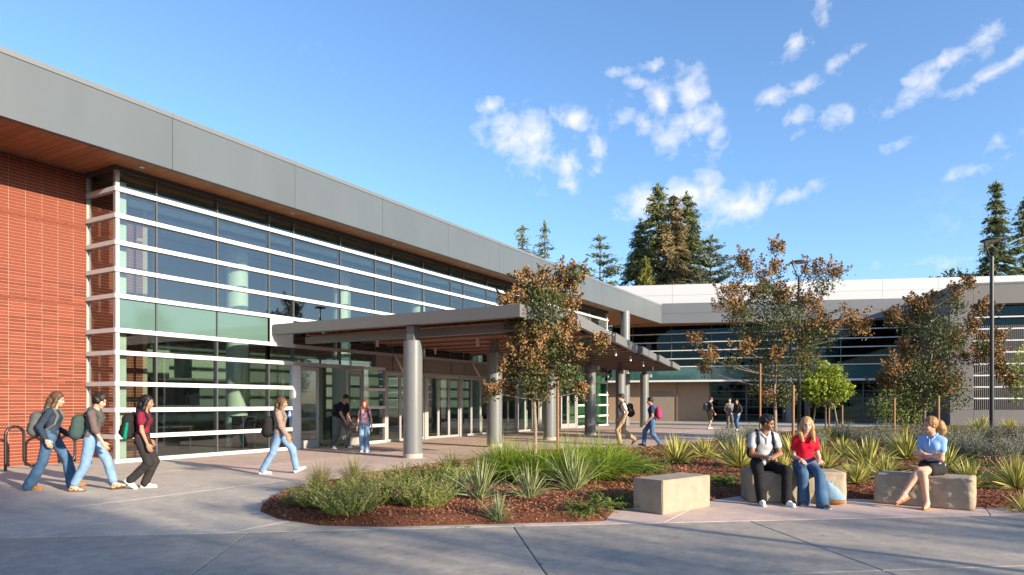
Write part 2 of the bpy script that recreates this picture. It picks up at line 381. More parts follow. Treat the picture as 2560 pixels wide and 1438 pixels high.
for i in range(4):
    for k in range(9):
        slab([(46.75 + 2.6 * i + J, -9.8 + 3.6 * k + J), (49.35 + 2.6 * i - J, -9.8 + 3.6 * k + J), (49.35 + 2.6 * i - J, -6.2 + 3.6 * k - J), (46.75 + 2.6 * i + J, -6.2 + 3.6 * k - J)], 'c_light')

# ------------------------------------------------------------------ main school building
VG, VB, VF = 16.83, 18.07, 15.68         # glass line, brick line, roof edge line
B1 = empty('school_building', (9.59, VG, 0), 'long school building with red brick wall, banded glass facade and grey metal roof edge', 'building')
# brick wall: mortar bed, stacked bricks, projecting running courses
bw = MB().box(-8, 11.15, VB + 0.012, VB + 0.32, 0.0, 7.30).build('brick_wall', MATS['mortar'], B1)
PU, PZ = 0.355, 0.0782
bme = MB().box(0, PU - 0.012, 0, 0.10, 0, PZ - 0.0125).mesh('brick', MATS['brick'])
rest = MB(); nb = 0
nrow = int(7.28 / PZ)
for r_ in range(nrow):
    z = 0.01 + r_ * PZ; band = (r_ % 25 == 0) and r_ > 0
    for i in range(-44, 7):
        x = 9.585 + i * PU - (0 if i < 0 else -0.02)
        if band and i == -1: rest.box(9.585 - PU * 0.5 + 0.002, 9.573, VB - 0.012, VB + 0.088, z, z + PZ - 0.0125); continue
        if band: x += PU * 0.5
        if x + PU > 11.15: continue
        y = VB - (0.012 if band else 0.0)
        if 7.38 < x < 9.4 and 8 <= r_ < 62 and nb < 300:
            o = bpy.data.objects.new('brick', bme); col.objects.link(o); child(o, bw); o.location = (x, y, z); nb += 1
        else:
            rest.box(x, x + PU - 0.012, y, y + 0.10, z, z + PZ - 0.0125)
tag(rest.build('brick_courses', MATS['brick'], bw), kind='stuff')

# roof edge
RU0, RU1 = -8.0, 48.64
ed = [RU0] + [10.31 + 3.87 * k for k in range(-4, 10)] + [RU1]; ed = sorted(set(e for e in ed if RU0 <= e <= RU1))
for a, b in zip(ed[:-1], ed[1:]):
    MB().box(a + 0.005, b - 0.005, VF, VF + 0.07, 7.22, 8.475).build('fascia_panel', MATS['fascia'], B1)
    MB().box(a + 0.003, b - 0.003, VF - 0.012, VF + 0.35, 8.485, 8.60).build('roof_coping', MATS['coping'], B1)
MB().box(RU0, RU1, VF + 0.072, VF + 0.20, 7.24, 8.47).build('fascia_backing', MATS['darkmetal'], B1)
MB().box(RU0, RU1, VF + 0.21, 30, 8.30, 8.47).build('roof', MATS['coping'], B1)
x = RU0
while x < RU1 - 0.2:
    if x < 41.0: MB().box(x + 0.004, x + 0.191, VF + 0.21, 18.05, 7.30, 7.325).build('soffit_plank', MATS['wood'], B1)
    else:        MB().box(x + 0.004, x + 0.191, VF + 0.21, 20.2, 7.30, 7.325).build('soffit_plank', MATS['wood'], B1)
    x += 0.195
for lx in (9.95, 14.71, 19.47, 24.26, 29.0, 33.8, 38.6, 43.4):
    l = MB().cyl(lx, 16.36, 7.285, 7.299, 0.085, n=16).build('downlight', MATS['steel'], B1, True)
    MB().cyl(lx, 16.36, 7.279, 7.2848, 0.055, n=16).build('lens', MATS['lens'], l)
# curtain wall
ZT = [0.09, 0.695, 1.353, 2.00, 2.766, 3.316, 4.16, 4.81, 5.467, 6.125, 6.78]      # tops of the horizontal bars
MU = [9.59, 10.61, 12.40, 14.19, 15.15, 17.20, 18.95, 19.90, 21.78, 23.68, 24.65, 26.53, 28.41, 29.36, 31.25, 33.13, 34.10, 36.30, 38.15, 40.97]
def bar(a, b, zt, mat='alu', t=0.107, y0=VG - 0.085, y1=VG + 0.06):
    return MB().box(a, b, y0, y1, zt - t, zt).build('glazing_bar', MATS[mat], B1)
bar(9.50, 41.05, 7.30, 'mull', 0.11, VG - 0.06)                                     # head frame
for zt in ZT[6:]: bar(9.505, 41.05, zt)
bar(9.505, 15.15, ZT[5]); bar(15.152, 41.05, ZT[5], 'frame')
for a, b in ((9.505, 15.08), (18.30, 19.44), (36.42, 41.05)):
    for zt in ZT[:5]: bar(a, b, zt, t=0.09 if zt < 0.1 else 0.107)
bar(15.082, 18.298, 2.766, 'frame', 0.12); bar(19.442, 36.418, 2.66, 'frame', 0.10)
def mullion(x, z0, z1, mat='mull', w=0.04, y0=VG - 0.03, y1=VG + 0.12):
    return MB().box(x - w / 2, x + w / 2, y0, y1, z0, z1).build('mullion', MATS[mat], B1)
for x in MU[1:-1]: mullion(x, ZT[6] - 0.05, 7.19)
for x in MU[1:]:
    if x > 14: mullion(x, 2.70, ZT[6] - 0.052)
for x in (10.61, 12.40, 14.19): mullion(x, 0.005, ZT[6] - 0.052)
mullion(9.59, 0.002, 7.19, 'frame', 0.10, VG - 0.05, VG + 0.05); mullion(41.0, 0.002, 7.19, 'alu', 0.10)
for x in (39.2,): mullion(x, 0.005, 2.6)
def pane(a, b, z0, z1, mat='glass', y=VG):
    return MB().box(a + 0.028, b - 0.028, y, y + 0.02, z0 + 0.001, z1 - 0.001).build('pane', MATS[mat], B1)
up = ZT[6:] + [7.19 + 0.107]
for a, b in zip(MU[:-1], MU[1:]):
    for z0, z1 in zip(up[:-1], up[1:]): pane(a, b, z0, z1 - 0.107)
    if b < 14.3: pane(a, b, ZT[5], ZT[6] - 0.107, 'spandrel')
    elif b > 15.3: pane(a, b, ZT[5], ZT[6] - 0.107, 'glassdark')
    if b < 19.0: pane(a, b, ZT[4], ZT[5] - 0.107)
    elif a > 36: pane(a, b, ZT[4], ZT[5] - 0.107, 'glassgreen')
MB().box(14.225, 15.12, VG - 0.03, VG + 0.02, 3.74, 4.05).build('white_panel', MATS['whitepanel'], B1)
MB().box(14.225, 15.12, VG - 0.03, VG + 0.02, 3.32, 3.73).build('white_panel', MATS['whitepanel'], B1)
for a, b in zip(MU[:-1], MU[1:]):
    if 18.9 < a < 36: MB().box(a + 0.03, b - 0.03, VG - 0.045, VG + 0.02, 2.665, 3.205).build('grey_panel', MATS['greypanel'], B1)
low = [(9.59, 10.61), (10.61, 12.40), (12.40, 14.19), (14.19, 15.11), (18.33, 19.42), (36.40, 38.15), (38.15, 39.2), (39.2, 40.97)]
for a, b in low:
    for z0, z1 in zip(ZT[:4], ZT[1:5]): pane(a, b, z0, z1 - 0.107, 'glassgreen' if a > 36 else 'glass')
# return of the glass box towards the brick wall, and the far return
for xr, y0, y1 in ((9.59, VG + 0.05, VB - 0.02), (40.97, VG + 0.1, 20.2)):
    s_ = -1 if xr < 20 else 1
    for z in ZT + [7.30]:
        MB().box(xr - 0.085 if s_ < 0 else xr - 0.05, xr + 0.05 if s_ < 0 else xr + 0.085, y0 + 0.012, y1, z - 0.107 if z > .1 else 0.003, z).build('glazing_bar', MATS['mull' if z > 7.2 else 'alu'], B1)
    zz = ZT + [7.297]
    for z0, z1 in zip(zz[:-1], zz[1:]):
        MB().box(xr - 0.01, xr + 0.01, y0 + 0.03, y1 - 0.02, z0 + .001, z1 - 0.108).build('pane', MATS['glass' if s_ < 0 else 'glassgreen'], B1)
    MB().box(xr - 0.06, xr + 0.06, y1 + 0.002, y1 + 0.05, 0.002, 7.29).build('mullion', MATS['frame'], B1)
# entrance: jambs, leaves, folding glass doors
MB().box(15.085, 15.36, VG - 0.10, VG + 0.10, 0.0, 2.645).build('door_jamb', MATS['alu'], B1)
def door(x0, w, h, ang=0.0, y=VG, handle='pull', hinge='left', st=0.10, bottom=0.26, label=None, fm='frame', pm_='glass'):
    """glazed leaf with metal stiles, built at its hinge and swung by ang"""
    d = MB(); sg = 1 if hinge == 'left' else -1
    def q(mb, a, b, z0, z1, y0=-0.025, y1=0.025):
        mb.box(min(sg * a, sg * b), max(sg * a, sg * b), y0, y1, z0, z1)
    q(d, 0, st, 0.012, h); q(d, w - st, w, 0.012, h); q(d, st, w - st, 0.012, bottom); q(d, st, w - st, h - st * 1.2, h)
    o = d.build('door', MATS[fm], B1); o.location = (x0, y, 0); o.rotation_euler.z = ang
    gl = MB(); q(gl, st, w - st, bottom, h - st * 1.2, -0.008, 0.008); gl.build('pane', MATS[pm_], o, world_space=False)
    if handle == 'pull':
        hb = MB(); hx_ = sg * (w - st * 0.5)
        hb.tube([(hx_, -0.026, 0.95), (hx_, -0.075, 0.95), (hx_, -0.075, 1.30), (hx_, -0.026, 1.30)], 0.013, 8); hb.build('handle', MATS['steel'], o, world_space=False)
    if label: o['label'] = label
    return o
door(15.37, 0.84, 2.62)
door(18.27, 0.98, 2.62, ang=R(12), hinge='right', label='glass door leaf swung open')
MB().box(18.275, 18.33, VG - 0.05, VG + 0.05, 0.0, 2.645).build('door_jamb', MATS['frame'], B1)
MB().box(19.44, 19.60, VG - 0.06, VG + 0.06, 0.0, 2.56).build('door_jamb', MATS['frame'], B1)
x = 19.62; k = 0
while x < 33.6:
    w = 0.735
    door(x, w, 2.54, handle=None, st=0.06, bottom=0.10)
    x += w + 0.012; k += 1
    if k % 3 == 0:
        MB().box(x, x + 0.20, VG - 0.06, VG + 0.06, 0.0, 2.56).build('door_jamb', MATS['frame'], B1); x += 0.212
door(34.15, 1.0, 2.45, st=0.11); door(36.2, 1.0, 2.45, st=0.11, hinge='right')
MB().box(36.21, 36.40, VG - 0.06, VG + 0.06, 0.0, 2.56).build('door_jamb', MATS['frame'], B1)
# blue accessibility sign on the glass
sg_ = MB().box(14.94, 15.075, VG - 0.012, VG - 0.002, 1.02, 1.21).build('accessibility_sign', MATS['signblue'], B1)
w_ = MB(); yy = VG - 0.016
def stroke(p0, p1, r_=0.0075): w_.tube([(p0[0], yy, p0[1]), (p1[0], yy, p1[1])], r_, 6)
w_.tube([(15.0, yy - .002, 1.188), (15.0, yy + .002, 1.188)], 0.013, 10)
stroke((15.0, 1.172), (15.0, 1.118)); stroke((15.0, 1.148), (15.03, 1.148)); stroke((15.0, 1.118), (15.032, 1.118)); stroke((15.032, 1.118), (15.045, 1.078)); stroke((15.045, 1.078), (15.056, 1.082))
arc = [(15.0 + 0.034 * math.cos(t) - 0.002, 1.092 + 0.034 * math.sin(t)) for t in [R(110 + 25 * i) for i in range(10)]]
for a, b in zip(arc[:-1], arc[1:]): stroke(a, b, 0.006)
w_.build('wheelchair_symbol', MATS['signwhite'], sg_)
# inside: floor, back wall, ceiling, columns, lit partition, a few dark furnishings
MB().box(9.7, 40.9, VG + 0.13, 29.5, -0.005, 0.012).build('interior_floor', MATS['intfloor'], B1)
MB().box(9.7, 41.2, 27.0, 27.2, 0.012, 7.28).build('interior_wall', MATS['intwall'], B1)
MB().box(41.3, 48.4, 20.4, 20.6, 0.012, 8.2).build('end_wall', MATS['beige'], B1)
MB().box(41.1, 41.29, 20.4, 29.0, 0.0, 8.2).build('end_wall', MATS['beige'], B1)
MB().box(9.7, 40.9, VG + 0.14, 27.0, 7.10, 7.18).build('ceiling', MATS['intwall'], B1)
for i, u in enumerate((15.3, 20.2, 25.1, 30.0, 34.9, 39.6)):
    MB().cyl(u, 19.7, 0.012, 7.09, 0.36, n=28).build('interior_column', MATS['intcol'], B1, True)
MB().box(11.3, 12.1, 20.6, 20.75, 0.012, 7.0).build('partition', MATS['intlight'], B1)
MB().box(12.9, 14.6, 22.4, 22.55, 2.3, 3.3).build('partition', MATS['intlight'], B1)
MB().box(14.9, 18.5, 23.5, 23.6, 2.4, 3.3).build('partition', MATS['intlight'], B1)
MB().box(9.75, 9.95, VG + 0.2, VG + 0.32, 0.012, 7.0).build('interior_post', MATS['intcol'], B1)
MB().box(17.15, 17.75, 18.2, 18.7, 0.012, 2.95).build('partition', MATS['intlight'], B1)
for (a, b, c_, d_, h) in ((12.2, 13.6, 19.6, 20.3, 0.75), (14.3, 14.9, 18.2, 18.8, 1.05), (21.0, 23.0, 20.5, 21.2, 0.9), (26.5, 28.0, 20.8, 21.6, 1.1), (31.5, 33.0, 20.2, 21.0, 0.8)):
    MB().box(a, b, c_, d_, h - 0.05, h).box(a + .05, a + .1, c_ + .05, d_ - .05, 0.012, h - .05).box(b - .1, b - .05, c_ + .05, d_ - .05, 0.012, h - .05).build('interior_table', MATS['intdark'], B1)
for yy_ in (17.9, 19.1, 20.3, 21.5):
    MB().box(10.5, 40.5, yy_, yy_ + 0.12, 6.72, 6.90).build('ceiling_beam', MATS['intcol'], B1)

# ------------------------------------------------------------------ entrance canopy
CU, CZ0, CZ1 = 14.40, 3.55, 3.86
K = empty('entrance_canopy', (24, 12, 0), 'flat grey entrance canopy with red-brown slatted underside on round columns', 'canopy')
MB().box(CU - 0.13, CU + 0.13, 8.1, 16.74, CZ0, CZ1).build('side_beam', MATS['canopy'], K)
MB().box(CU + 0.132, 16.62, 8.1, 8.24, CZ0, CZ1).build('front_beam', MATS['canopyedge'], K)
MB().box(CU + 0.75, CU + 0.92, 8.6, 16.3, CZ0 - 0.24, CZ0 - 0.025).build('inner_beam', MATS['canopy'], K)
EV = lambda u: 7.80 + 0.189 * (u - 16.74)
seg = [(16.64, 21.75), (21.95, 27.35), (27.58, 32.95), (33.2, 38.75), (38.95, 44.2)]
for i, (a, b) in enumerate(seg):
    va, vb = EV(a) - 0.10, EV(b) + 0.02; m = (a + b) / 2; vm = (va + vb) / 2
    for (p, q, vp, vq) in ((a, m - 0.006, va, vm), (m + 0.006, b, vm, vb)):
        MB().prism([(p, vp), (q, vq), (q, vq + 0.14), (p, vp + 0.14)], CZ0, CZ1).build('edge_panel', MATS['canopyedge'], K)
# purlins in y, slats in x hung below a thin deck
MB().prism([(CU + 0.14, 8.26), (16.7, 8.26), (16.75, 8.0), (44.1, 13.1), (44.1, 16.5), (CU + 0.14, 16.5)], CZ1 - 0.10, CZ1 - 0.03).build('deck', MATS['canopy'], K)
pu = 16.5
while pu < 44.3:
    y0 = EV(pu) + 0.16
    MB().box(pu - 0.045, pu + 0.045, y0, 16.45, CZ0 - 0.02, CZ1 - 0.102).build('purlin', MATS['canopy'], K)
    pu += 1.36
y = 8.45
while y < 16.4:
    umax = min(44.0, 16.74 + (y - 0.30 - 7.80) / 0.189)
    u0 = CU + 0.95
    if umax - u0 > 0.6: MB().box(u0, umax, y, y + 0.115, CZ0 + 0.04, CZ0 + 0.085).build('slat', MATS['slat'], K)
    y += 0.165
for lx, ly, r_ in ((16.9, 14.9, 0.05), (18.4, 12.0, 0.055), (20.7, 15.4, 0.04), (25.0, 9.9, 0.05), (28.5, 10.6, 0.05), (33.0, 11.6, 0.05), (37.5, 12.6, 0.05)):
    MB().cyl(lx, ly, CZ0 - 0.26, CZ0 - 0.021, r_, n=14).build('pendant_light', MATS['alu'], K, True)
COLS = [(14.51, 11.54), (19.33, 11.94), (24.01, 12.27), (28.49, 12.51), (33.35, 12.94), (38.71, 13.53)]
for i, (u, v) in enumerate(COLS):
    c = MB().cyl(u, v, 0.12, 3.13, 0.255, n=40).build('column', MATS['column'], K, True)
    MB().cyl(u, v, 0.0, 0.118, 0.262, n=40).build('pedestal', MATS['pedestal'], c, True)
    MB().box(u - 0.12, u + 0.12, v - 0.12, v + 0.12, 3.14, CZ0 - 0.003).build('column_head', MATS['canopy'], c)
    MB().cyl(u, v, 3.13, 3.139, 0.245, n=40).build('column_cap', MATS['canopy'], c, True)
    if i == 0:
        for dx in (0.19, 0.215): MB().tube([(u + dx, v - 0.02, 3.14), (u + dx, v - 0.02, CZ0 - .003)], 0.012, 8).build('conduit', MATS['steel'], c)
    else:
        MB().box(u + 0.10, u + 0.17, v - 0.40, v - 0.27, 2.95, 3.12).build('uplight', MATS['alu'], c)
for u in (20.05, 25.3, 30.4, 35.4):
    MB().tube([(u, VG - 0.06, 3.18), (u + 0.02, VG - 0.42, 2.62)], 0.055, 4).build('wall_bracket_light', MATS['whitepanel'], B1)
RC = MB().cyl(41.41, 15.75, 0.0, 7.298, 0.30, n=40).build('roof_column', MATS['column'], B1, True)

# ------------------------------------------------------------------ classroom building across the court end
fA, fB = Vector((48.70, 15.70)), Vector((56.5, -4.4))           # roof edge line
gA, gB = Vector((50.30, 20.2)), Vector((55.65, -3.15))            # glass line
class Fr:
    """frame along a plan line: a runs along it, b towards the viewer (out of the wall)"""
    def __init__(s, p, q): s.p = p; s.d = (q - p).normalized(); s.n = Vector((s.d.y, -s.d.x)); s.len = (q - p).length
    def __call__(s, a, b, z): v = s.p + s.d * a + s.n * b; return (v.x, v.y, z)
FF, FG = Fr(fA, fB), Fr(gA, gB)
B2 = empty('classroom_building', (52, 8, 0), 'low classroom block with white roof band and dark glazing crossed by white bars', 'building')
n = 5; st = FF.len / n
for i in range(n):
    a, b = i * st + 0.006, (i + 1) * st - 0.006
    for z0, z1 in ((7.25, 7.955), (7.967, 8.70)):
        MB().box(a, b, -0.12, 0, z0, z1, T=FF).build('fascia_panel', MATS['bluegrey'], B2)
FU = Fr(Vector((46.9, 21.9)), Vector((58.6, -8.6)))              # upper white band, a little set back
for i in range(9):
    a, b = i * FU.len / 9 + 0.006, (i + 1) * FU.len / 9 - 0.006
    for z0, z1 in ((8.68, 9.40), (9.412, 10.20)):
        MB().box(a, b, -0.45, -0.30, z0, z1, T=FU).build('roof_band_panel', MATS['roofwhite'], B2)
MB().box(0, FU.len, -9, -0.46, 8.66, 10.15, T=FU).build('roof', MATS['roofwhite'], B2)
sp = [tuple(fA + FF.n * -0.13), tuple(fB + FF.n * -0.13), tuple(gB - FG.n * 0.2 + FG.d * 2.5), tuple(gA - FG.n * 0.2 - FG.d * 0.5)]
MB().prism(sp, 7.30, 7.36).build('soffit', MATS['wood'], B2)
GL = FG.len
ZB = [3.16, 4.22, 4.82, 5.45, 6.07, 6.72]
zr = ZB + [7.36]
ma = [0.0] + [1.6 + 2.95 * k for k in range(6)] + [GL]
for z0, z1 in zip(zr[:-1], zr[1:]):
    for a, b in zip(ma[:-1], ma[1:]):
        MB().box(a + 0.03, b - 0.03, -0.03, 0, z0, z1 - 0.07, T=FG).build('pane', MATS['tealspandrel' if z0 < 3.3 else 'glassdark'], B2)
for z in ZB[1:]: MB().box(0, GL, 0.002, 0.09, z - 0.07, z, T=FG).build('glazing_bar', MATS['alu'], B2)
for a in ma: MB().box(a - 0.03, a + 0.03, -0.06, 0.001, 3.16, 7.29, T=FG).build('mullion', MATS['mull'], B2)
MB().box(-0.3, GL, -1.2, 0.42, 3.02, 3.155, T=FG).build('ledge', MATS['alu'], B2)
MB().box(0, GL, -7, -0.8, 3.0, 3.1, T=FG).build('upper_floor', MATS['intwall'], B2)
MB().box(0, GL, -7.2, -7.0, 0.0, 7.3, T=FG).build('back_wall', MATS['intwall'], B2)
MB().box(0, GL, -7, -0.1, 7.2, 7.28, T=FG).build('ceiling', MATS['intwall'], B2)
# ground floor: beige wall with recessed panels, then shaded shopfront
MB().box(-6.5, 7.3, -1.25, -1.0, 0.0, 3.0, T=FG).build('ground_wall', MATS['beige'], B2)
MB().box(2.8, 4.6, -0.998, -0.985, 0.0, 2.35, T=FG).build('door', MATS['beigegrey'], B2)
MB().box(4.85, 4.95, -0.998, -0.93, 0.0, 2.9, T=FG).build('wall_trim', MATS['beigegrey'], B2)
for z in (0.05, 0.55, 1.15, 1.75, 2.35, 2.9):
    for a, b in ((7.42, 12.55), (15.95, GL)):
        MB().box(a, b, -1.28, -1.18, z - 0.05, z, T=FG).build('glazing_bar', MATS['mull'], B2)
for a in (7.36, 10.0, 12.6, 14.25, 15.9, 18.0, GL - 0.1):
    MB().box(a - 0.05, a + 0.05, -1.30, -1.16, 0.0, 3.0, T=FG).build('mullion', MATS['mull'], B2)
for a, b in ((7.42, 9.95), (10.05, 12.55), (15.95, 17.95), (18.05, GL - .15)):
    MB().box(a, b, -1.25, -1.22, 0.0, 3.0, T=FG).build('pane', MATS['glassdark'], B2)
for a, b in ((12.66, 14.19), (14.31, 15.84)):
    d = MB().box(a, a + .11, -1.27, -1.2, 0, 2.45, T=FG).box(b - .11, b, -1.27, -1.2, 0, 2.45, T=FG).box(a + .11, b - .11, -1.27, -1.2, 2.33, 2.45, T=FG).box(a + .11, b - .11, -1.27, -1.2, 0, .25, T=FG).build('door', MATS['mull'], B2)
    MB().box(a + .11, b - .11, -1.245, -1.23, .25, 2.33, T=FG).build('pane', MATS['glassdark'], d)
    MB().box(a, b, -1.25, -1.23, 2.46, 3.0, T=FG).build('pane', MATS['glassdark'], B2)
for a in (3.0, 13.6):
    pass
cc = FG(12.9, 0.0, 0); MB().cyl(cc[0], cc[1], 0.0, 3.01, 0.25, n=32).build('column', MATS['column'], B2, True)

# ------------------------------------------------------------------ projecting wing at the right
wA, wB = Vector((49.63, -2.13)), Vector((53.2, -14.7))
FW = Fr(wA, wB)
B3 = empty('projecting_wing', (51, -6, 0), 'taupe panelled wing with finned glazing behind the lamp post', 'building')
def wingbox(a, b, c_, d_, z0, z1, name, mat): return MB().box(a, b, c_, d_, z0, z1, T=FW).build(name, MATS[mat], B3)
for a, b in ((0.0, 1.26), (1.275, 4.7), (4.715, 8.2), (8.215, 12.9)):
    wingbox(a, b, -0.12, 0.0, 7.44, 8.60, 'wall_panel', 'taupe')
for z0, z1 in ((0.0, 1.02), (1.035, 5.0), (5.015, 7.425)): wingbox(0, 1.26, -0.12, 0, z0, z1, 'wall_panel', 'taupe')
for a, b in ((1.275, 4.7), (4.715, 8.2), (8.215, 12.9)): wingbox(a, b, -0.12, 0, 0.0, 1.02, 'wall_panel', 'taupe')
wingbox(-0.02, 12.95, -0.6, 0.03, 8.605, 8.72, 'roof_coping', 'coping')
MB().prism([FW(0, -0.121, 0)[:2], FW(0, -9.0, 0)[:2], FW(0.12, -9.0, 0)[:2], FW(0.12, -0.121, 0)[:2]], 0.0, 8.60).build('side_wall', MATS['taupe'], B3)
MB().prism([FW(0, -0.6, 0)[:2], FW(0, -5.0, 0)[:2], FW(12.9, -5.0, 0)[:2], FW(12.9, -0.6, 0)[:2]], 8.45, 8.60).build('roof', MATS['coping'], B3)
wz = [1.06, 1.75, 2.45, 3.15, 3.85, 4.56, 5.27, 5.98, 6.7, 7.42]
for z0, z1 in zip(wz[:-1], wz[1:]):
    for a, b in ((1.30, 4.70), (4.76, 8.2), (8.26, 12.8)):
        wingbox(a, b, -0.62, -0.6, z0, z1 - 0.08, 'pane', 'glassdark')
    if z1 < 7.3: wingbox(1.27, 12.9, -0.60, -0.26, z1 - 0.08, z1, 'glazing_bar', 'alu')
wingbox(1.27, 12.9, -0.60, -0.14, 7.40, 7.439, 'soffit_panel', 'taupe')
fa = 1.34
while fa < 8.0:
    wingbox(fa, fa + 0.04, -0.40, -0.28, 1.06, 6.15, 'fin', 'taupe'); fa += 0.105
wingbox(0.13, 12.9, -5.0, -4.9, 0, 8.4, 'back_wall', 'intdark')

# ------------------------------------------------------------------ building on the far side of the plaza (behind the viewer; seen only as a reflection)
B4 = empty('lecture_building', (30, -52, 0), 'pale flat-roofed building far behind the plaza, mirrored in the facade glass', 'building')
MB().box(4, 78, -62, -52, 0, 9.2).build('wall', MATS['beige'], B4)
MB().box(3.5, 78.5, -62.5, -51.5, 9.2, 10.1).build('roof', MATS['roofwhite'], B4)
for i in range(18):
    MB().box(6 + 4 * i, 8.8 + 4 * i, -51.99, -51.94, 4.8, 7.6).build('window', MATS['glassdark'], B4)
    MB().box(6 + 4 * i, 8.8 + 4 * i, -51.99, -51.94, 0.9, 3.7).build('window', MATS['glassdark'], B4)

# ------------------------------------------------------------------ planting bed
BED = [(6.3, 5.45), (8.0, 3.32), (8.95, 3.55), (10.1, 2.8), (11.2, 2.35), (11.6, 1.3), (11.85, 0.6), (11.75, -0.8), (12.0, -3), (12.6, -9), (47.8, -9), (48.6, -2.6), (46, 1), (40, 4.2), (33, 5.8), (28, 6.4),
       (22, 6.6), (20.2, 7.4), (18.8, 9.0), (17, 9.6), (13, 9.5), (9.5, 9.3), (7.71, 8.87), (6.9, 8.3), (6.35, 7.7), (6.05, 7.0), (5.98, 6.2)]
BP = np.array(BED)
def bed_sd(P):
    """signed distance to the bed outline, positive inside"""
    A = BP; B = np.roll(BP, -1, 0); d = np.full(len(P), 1e9); ins = np.zeros(len(P), bool)
    for a, b in zip(A, B):
        e = b - a; w = P - a; t = np.clip((w @ e) / (e @ e), 0, 1); q = w - t[:, None] * e; d = np.minimum(d, np.hypot(q[:, 0], q[:, 1]))
        c = (a[1] > P[:, 1]) != (b[1] > P[:, 1])
        with np.errstate(divide='ignore', invalid='ignore'):
            xx = a[0] + (P[:, 1] - a[1]) / (b[1] - a[1] + 1e-12) * (b[0] - a[0])
        ins ^= c & (P[:, 0] < xx)
    return np.where(ins, d, -d)
def vnoise(x, y, s, seed=0):
    r = np.random.RandomState(seed); tb = r.rand(64, 64)
    x = x * s; y = y * s; xi = np.floor(x).astype(int); yi = np.floor(y).astype(int); fx = x - xi; fy = y - yi
    fx = fx * fx * (3 - 2 * fx); fy = fy * fy * (3 - 2 * fy); g_ = lambda i, j: tb[i % 64, j % 64]
    return (g_(xi, yi) * (1 - fx) + g_(xi + 1, yi) * fx) * (1 - fy) + (g_(xi, yi + 1) * (1 - fx) + g_(xi + 1, yi + 1) * fx) * fy
def bed_z(P):
    sd = bed_sd(P)
    return np.clip(sd * 0.45, -0.06, 0.09) + np.where(sd > 0, np.clip(sd, 0, 0.5) * (0.10 * vnoise(P[:, 0], P[:, 1], 1.1, 3) + 0.05 * vnoise(P[:, 0], P[:, 1], 6, 4)), 0)
def grid_patch(x0, x1, y0, y1, st):
    xs = np.arange(x0, x1 + 1e-6, st); ys = np.arange(y0, y1 + 1e-6, st); X, Y = np.meshgrid(xs, ys, indexing='ij'); P = np.stack([X.ravel(), Y.ravel()], 1)
    z = bed_z(P); V = np.column_stack([P, z]); ny = len(ys); i = np.arange((len(xs) - 1) * (ny - 1)); a = (i // (ny - 1)) * ny + i % (ny - 1)
    F = np.stack([a, a + ny, a + ny + 1, a + 1], 1); keep = (z[F] > -0.055).any(1); return V, F[keep]
V1, F1 = grid_patch(5.6, 19.6, -9.2, 10.0, 0.10); V2, F2 = grid_patch(19.6, 49.2, -9.2, 8.8, 0.4)
bed = link('mulch_bed', npmesh('mulch_bed', np.vstack([V1, V2]), np.vstack([F1, F2 + len(V1)]), MATS['mulch'], smooth=True)); tag(bed, kind='structure')
# bark chips lying on it
def scatter_chips(n, x0, x1, y0, y1, s0, s1, seed):
    r = np.random.RandomState(seed); P = np.column_stack([r.uniform(x0, x1, n), r.uniform(y0, y1, n)]); P = P[bed_sd(P) > 0.015]; n = len(P)
    z = bed_z(P) + r.uniform(0.0, 0.02, n); az_ = r.uniform(0, 6.28, n); ti = r.normal(0, 0.45, n); ro = r.normal(0, 0.5, n)
    L = r.uniform(s0, s1, n); W = L * r.uniform(0.25, 0.6, n)
    d = np.column_stack([np.cos(az_) * np.cos(ti), np.sin(az_) * np.cos(ti), np.sin(ti)]); s_ = np.column_stack([-np.sin(az_) * np.cos(ro), np.cos(az_) * np.cos(ro), np.sin(ro)])
    c = np.column_stack([P, z]); q = [c - d * L[:, None] - s_ * W[:, None], c + d * L[:, None] - s_ * W[:, None] * .7, c + d * L[:, None] * .9 + s_ * W[:, None], c - d * L[:, None] * .8 + s_ * W[:, None]]
    return np.stack(q, 1).reshape(-1, 3), np.arange(4 * n).reshape(-1, 4)
a1 = scatter_chips(95000, 5.9, 13.5, -4, 9.4, 0.009, 0.024, 1); a2 = scatter_chips(30000, 13.5, 24, -6, 9.6, 0.018, 0.042, 2)
chips = link('bark_chips', npmesh('bark_chips', np.vstack([a1[0], a2[0]]), np.vstack([a1[1], a2[1] + len(a1[0])]), MATS['chip'])); tag(chips, 'red-brown bark chips covering the planting bed', 'bark mulch', kind='stuff')

# ------------------------------------------------------------------ plants
pm('yellowleaf', (0.78, 0.67, 0.20), 0.5, var=0.3, vs=8, spec=0.3, transl=0.25)
pm('yuccagreen', (0.27, 0.30, 0.07), 0.5, var=0.3, vs=8, spec=0.3, transl=0.2)
pm('flaxpale', (0.55, 0.57, 0.28), 0.5, var=0.3, vs=8, transl=0.25)
pm('flaxgreen', (0.22, 0.27, 0.10), 0.5, var=0.3, vs=8, transl=0.2)
pm('grass', (0.30, 0.40, 0.05), 0.55, var=0.45, vs=5, spec=0.3, transl=0.35, c2=(0.17, 0.25, 0.03))
pm('straw', (0.36, 0.30, 0.10), 0.6, var=0.3, vs=8, transl=0.35, c2=(0.24, 0.24, 0.07))
pm('lime', (0.30, 0.30, 0.04), 0.6, var=0.3, vs=4, transl=0.35)
pm('sprig', (0.28, 0.315, 0.075), 0.7, var=0.5, vs=6, spec=0.2, transl=0.15, c2=(0.13, 0.17, 0.05))
pm('sprigpink', (0.34, 0.24, 0.15), 0.75, var=0.4, vs=14, spec=0.2, c2=(0.17, 0.15, 0.08))
pm('juniper', (0.085, 0.13, 0.03), 0.7, var=0.5, vs=7, spec=0.2, transl=0.15, c2=(0.15, 0.19, 0.05))
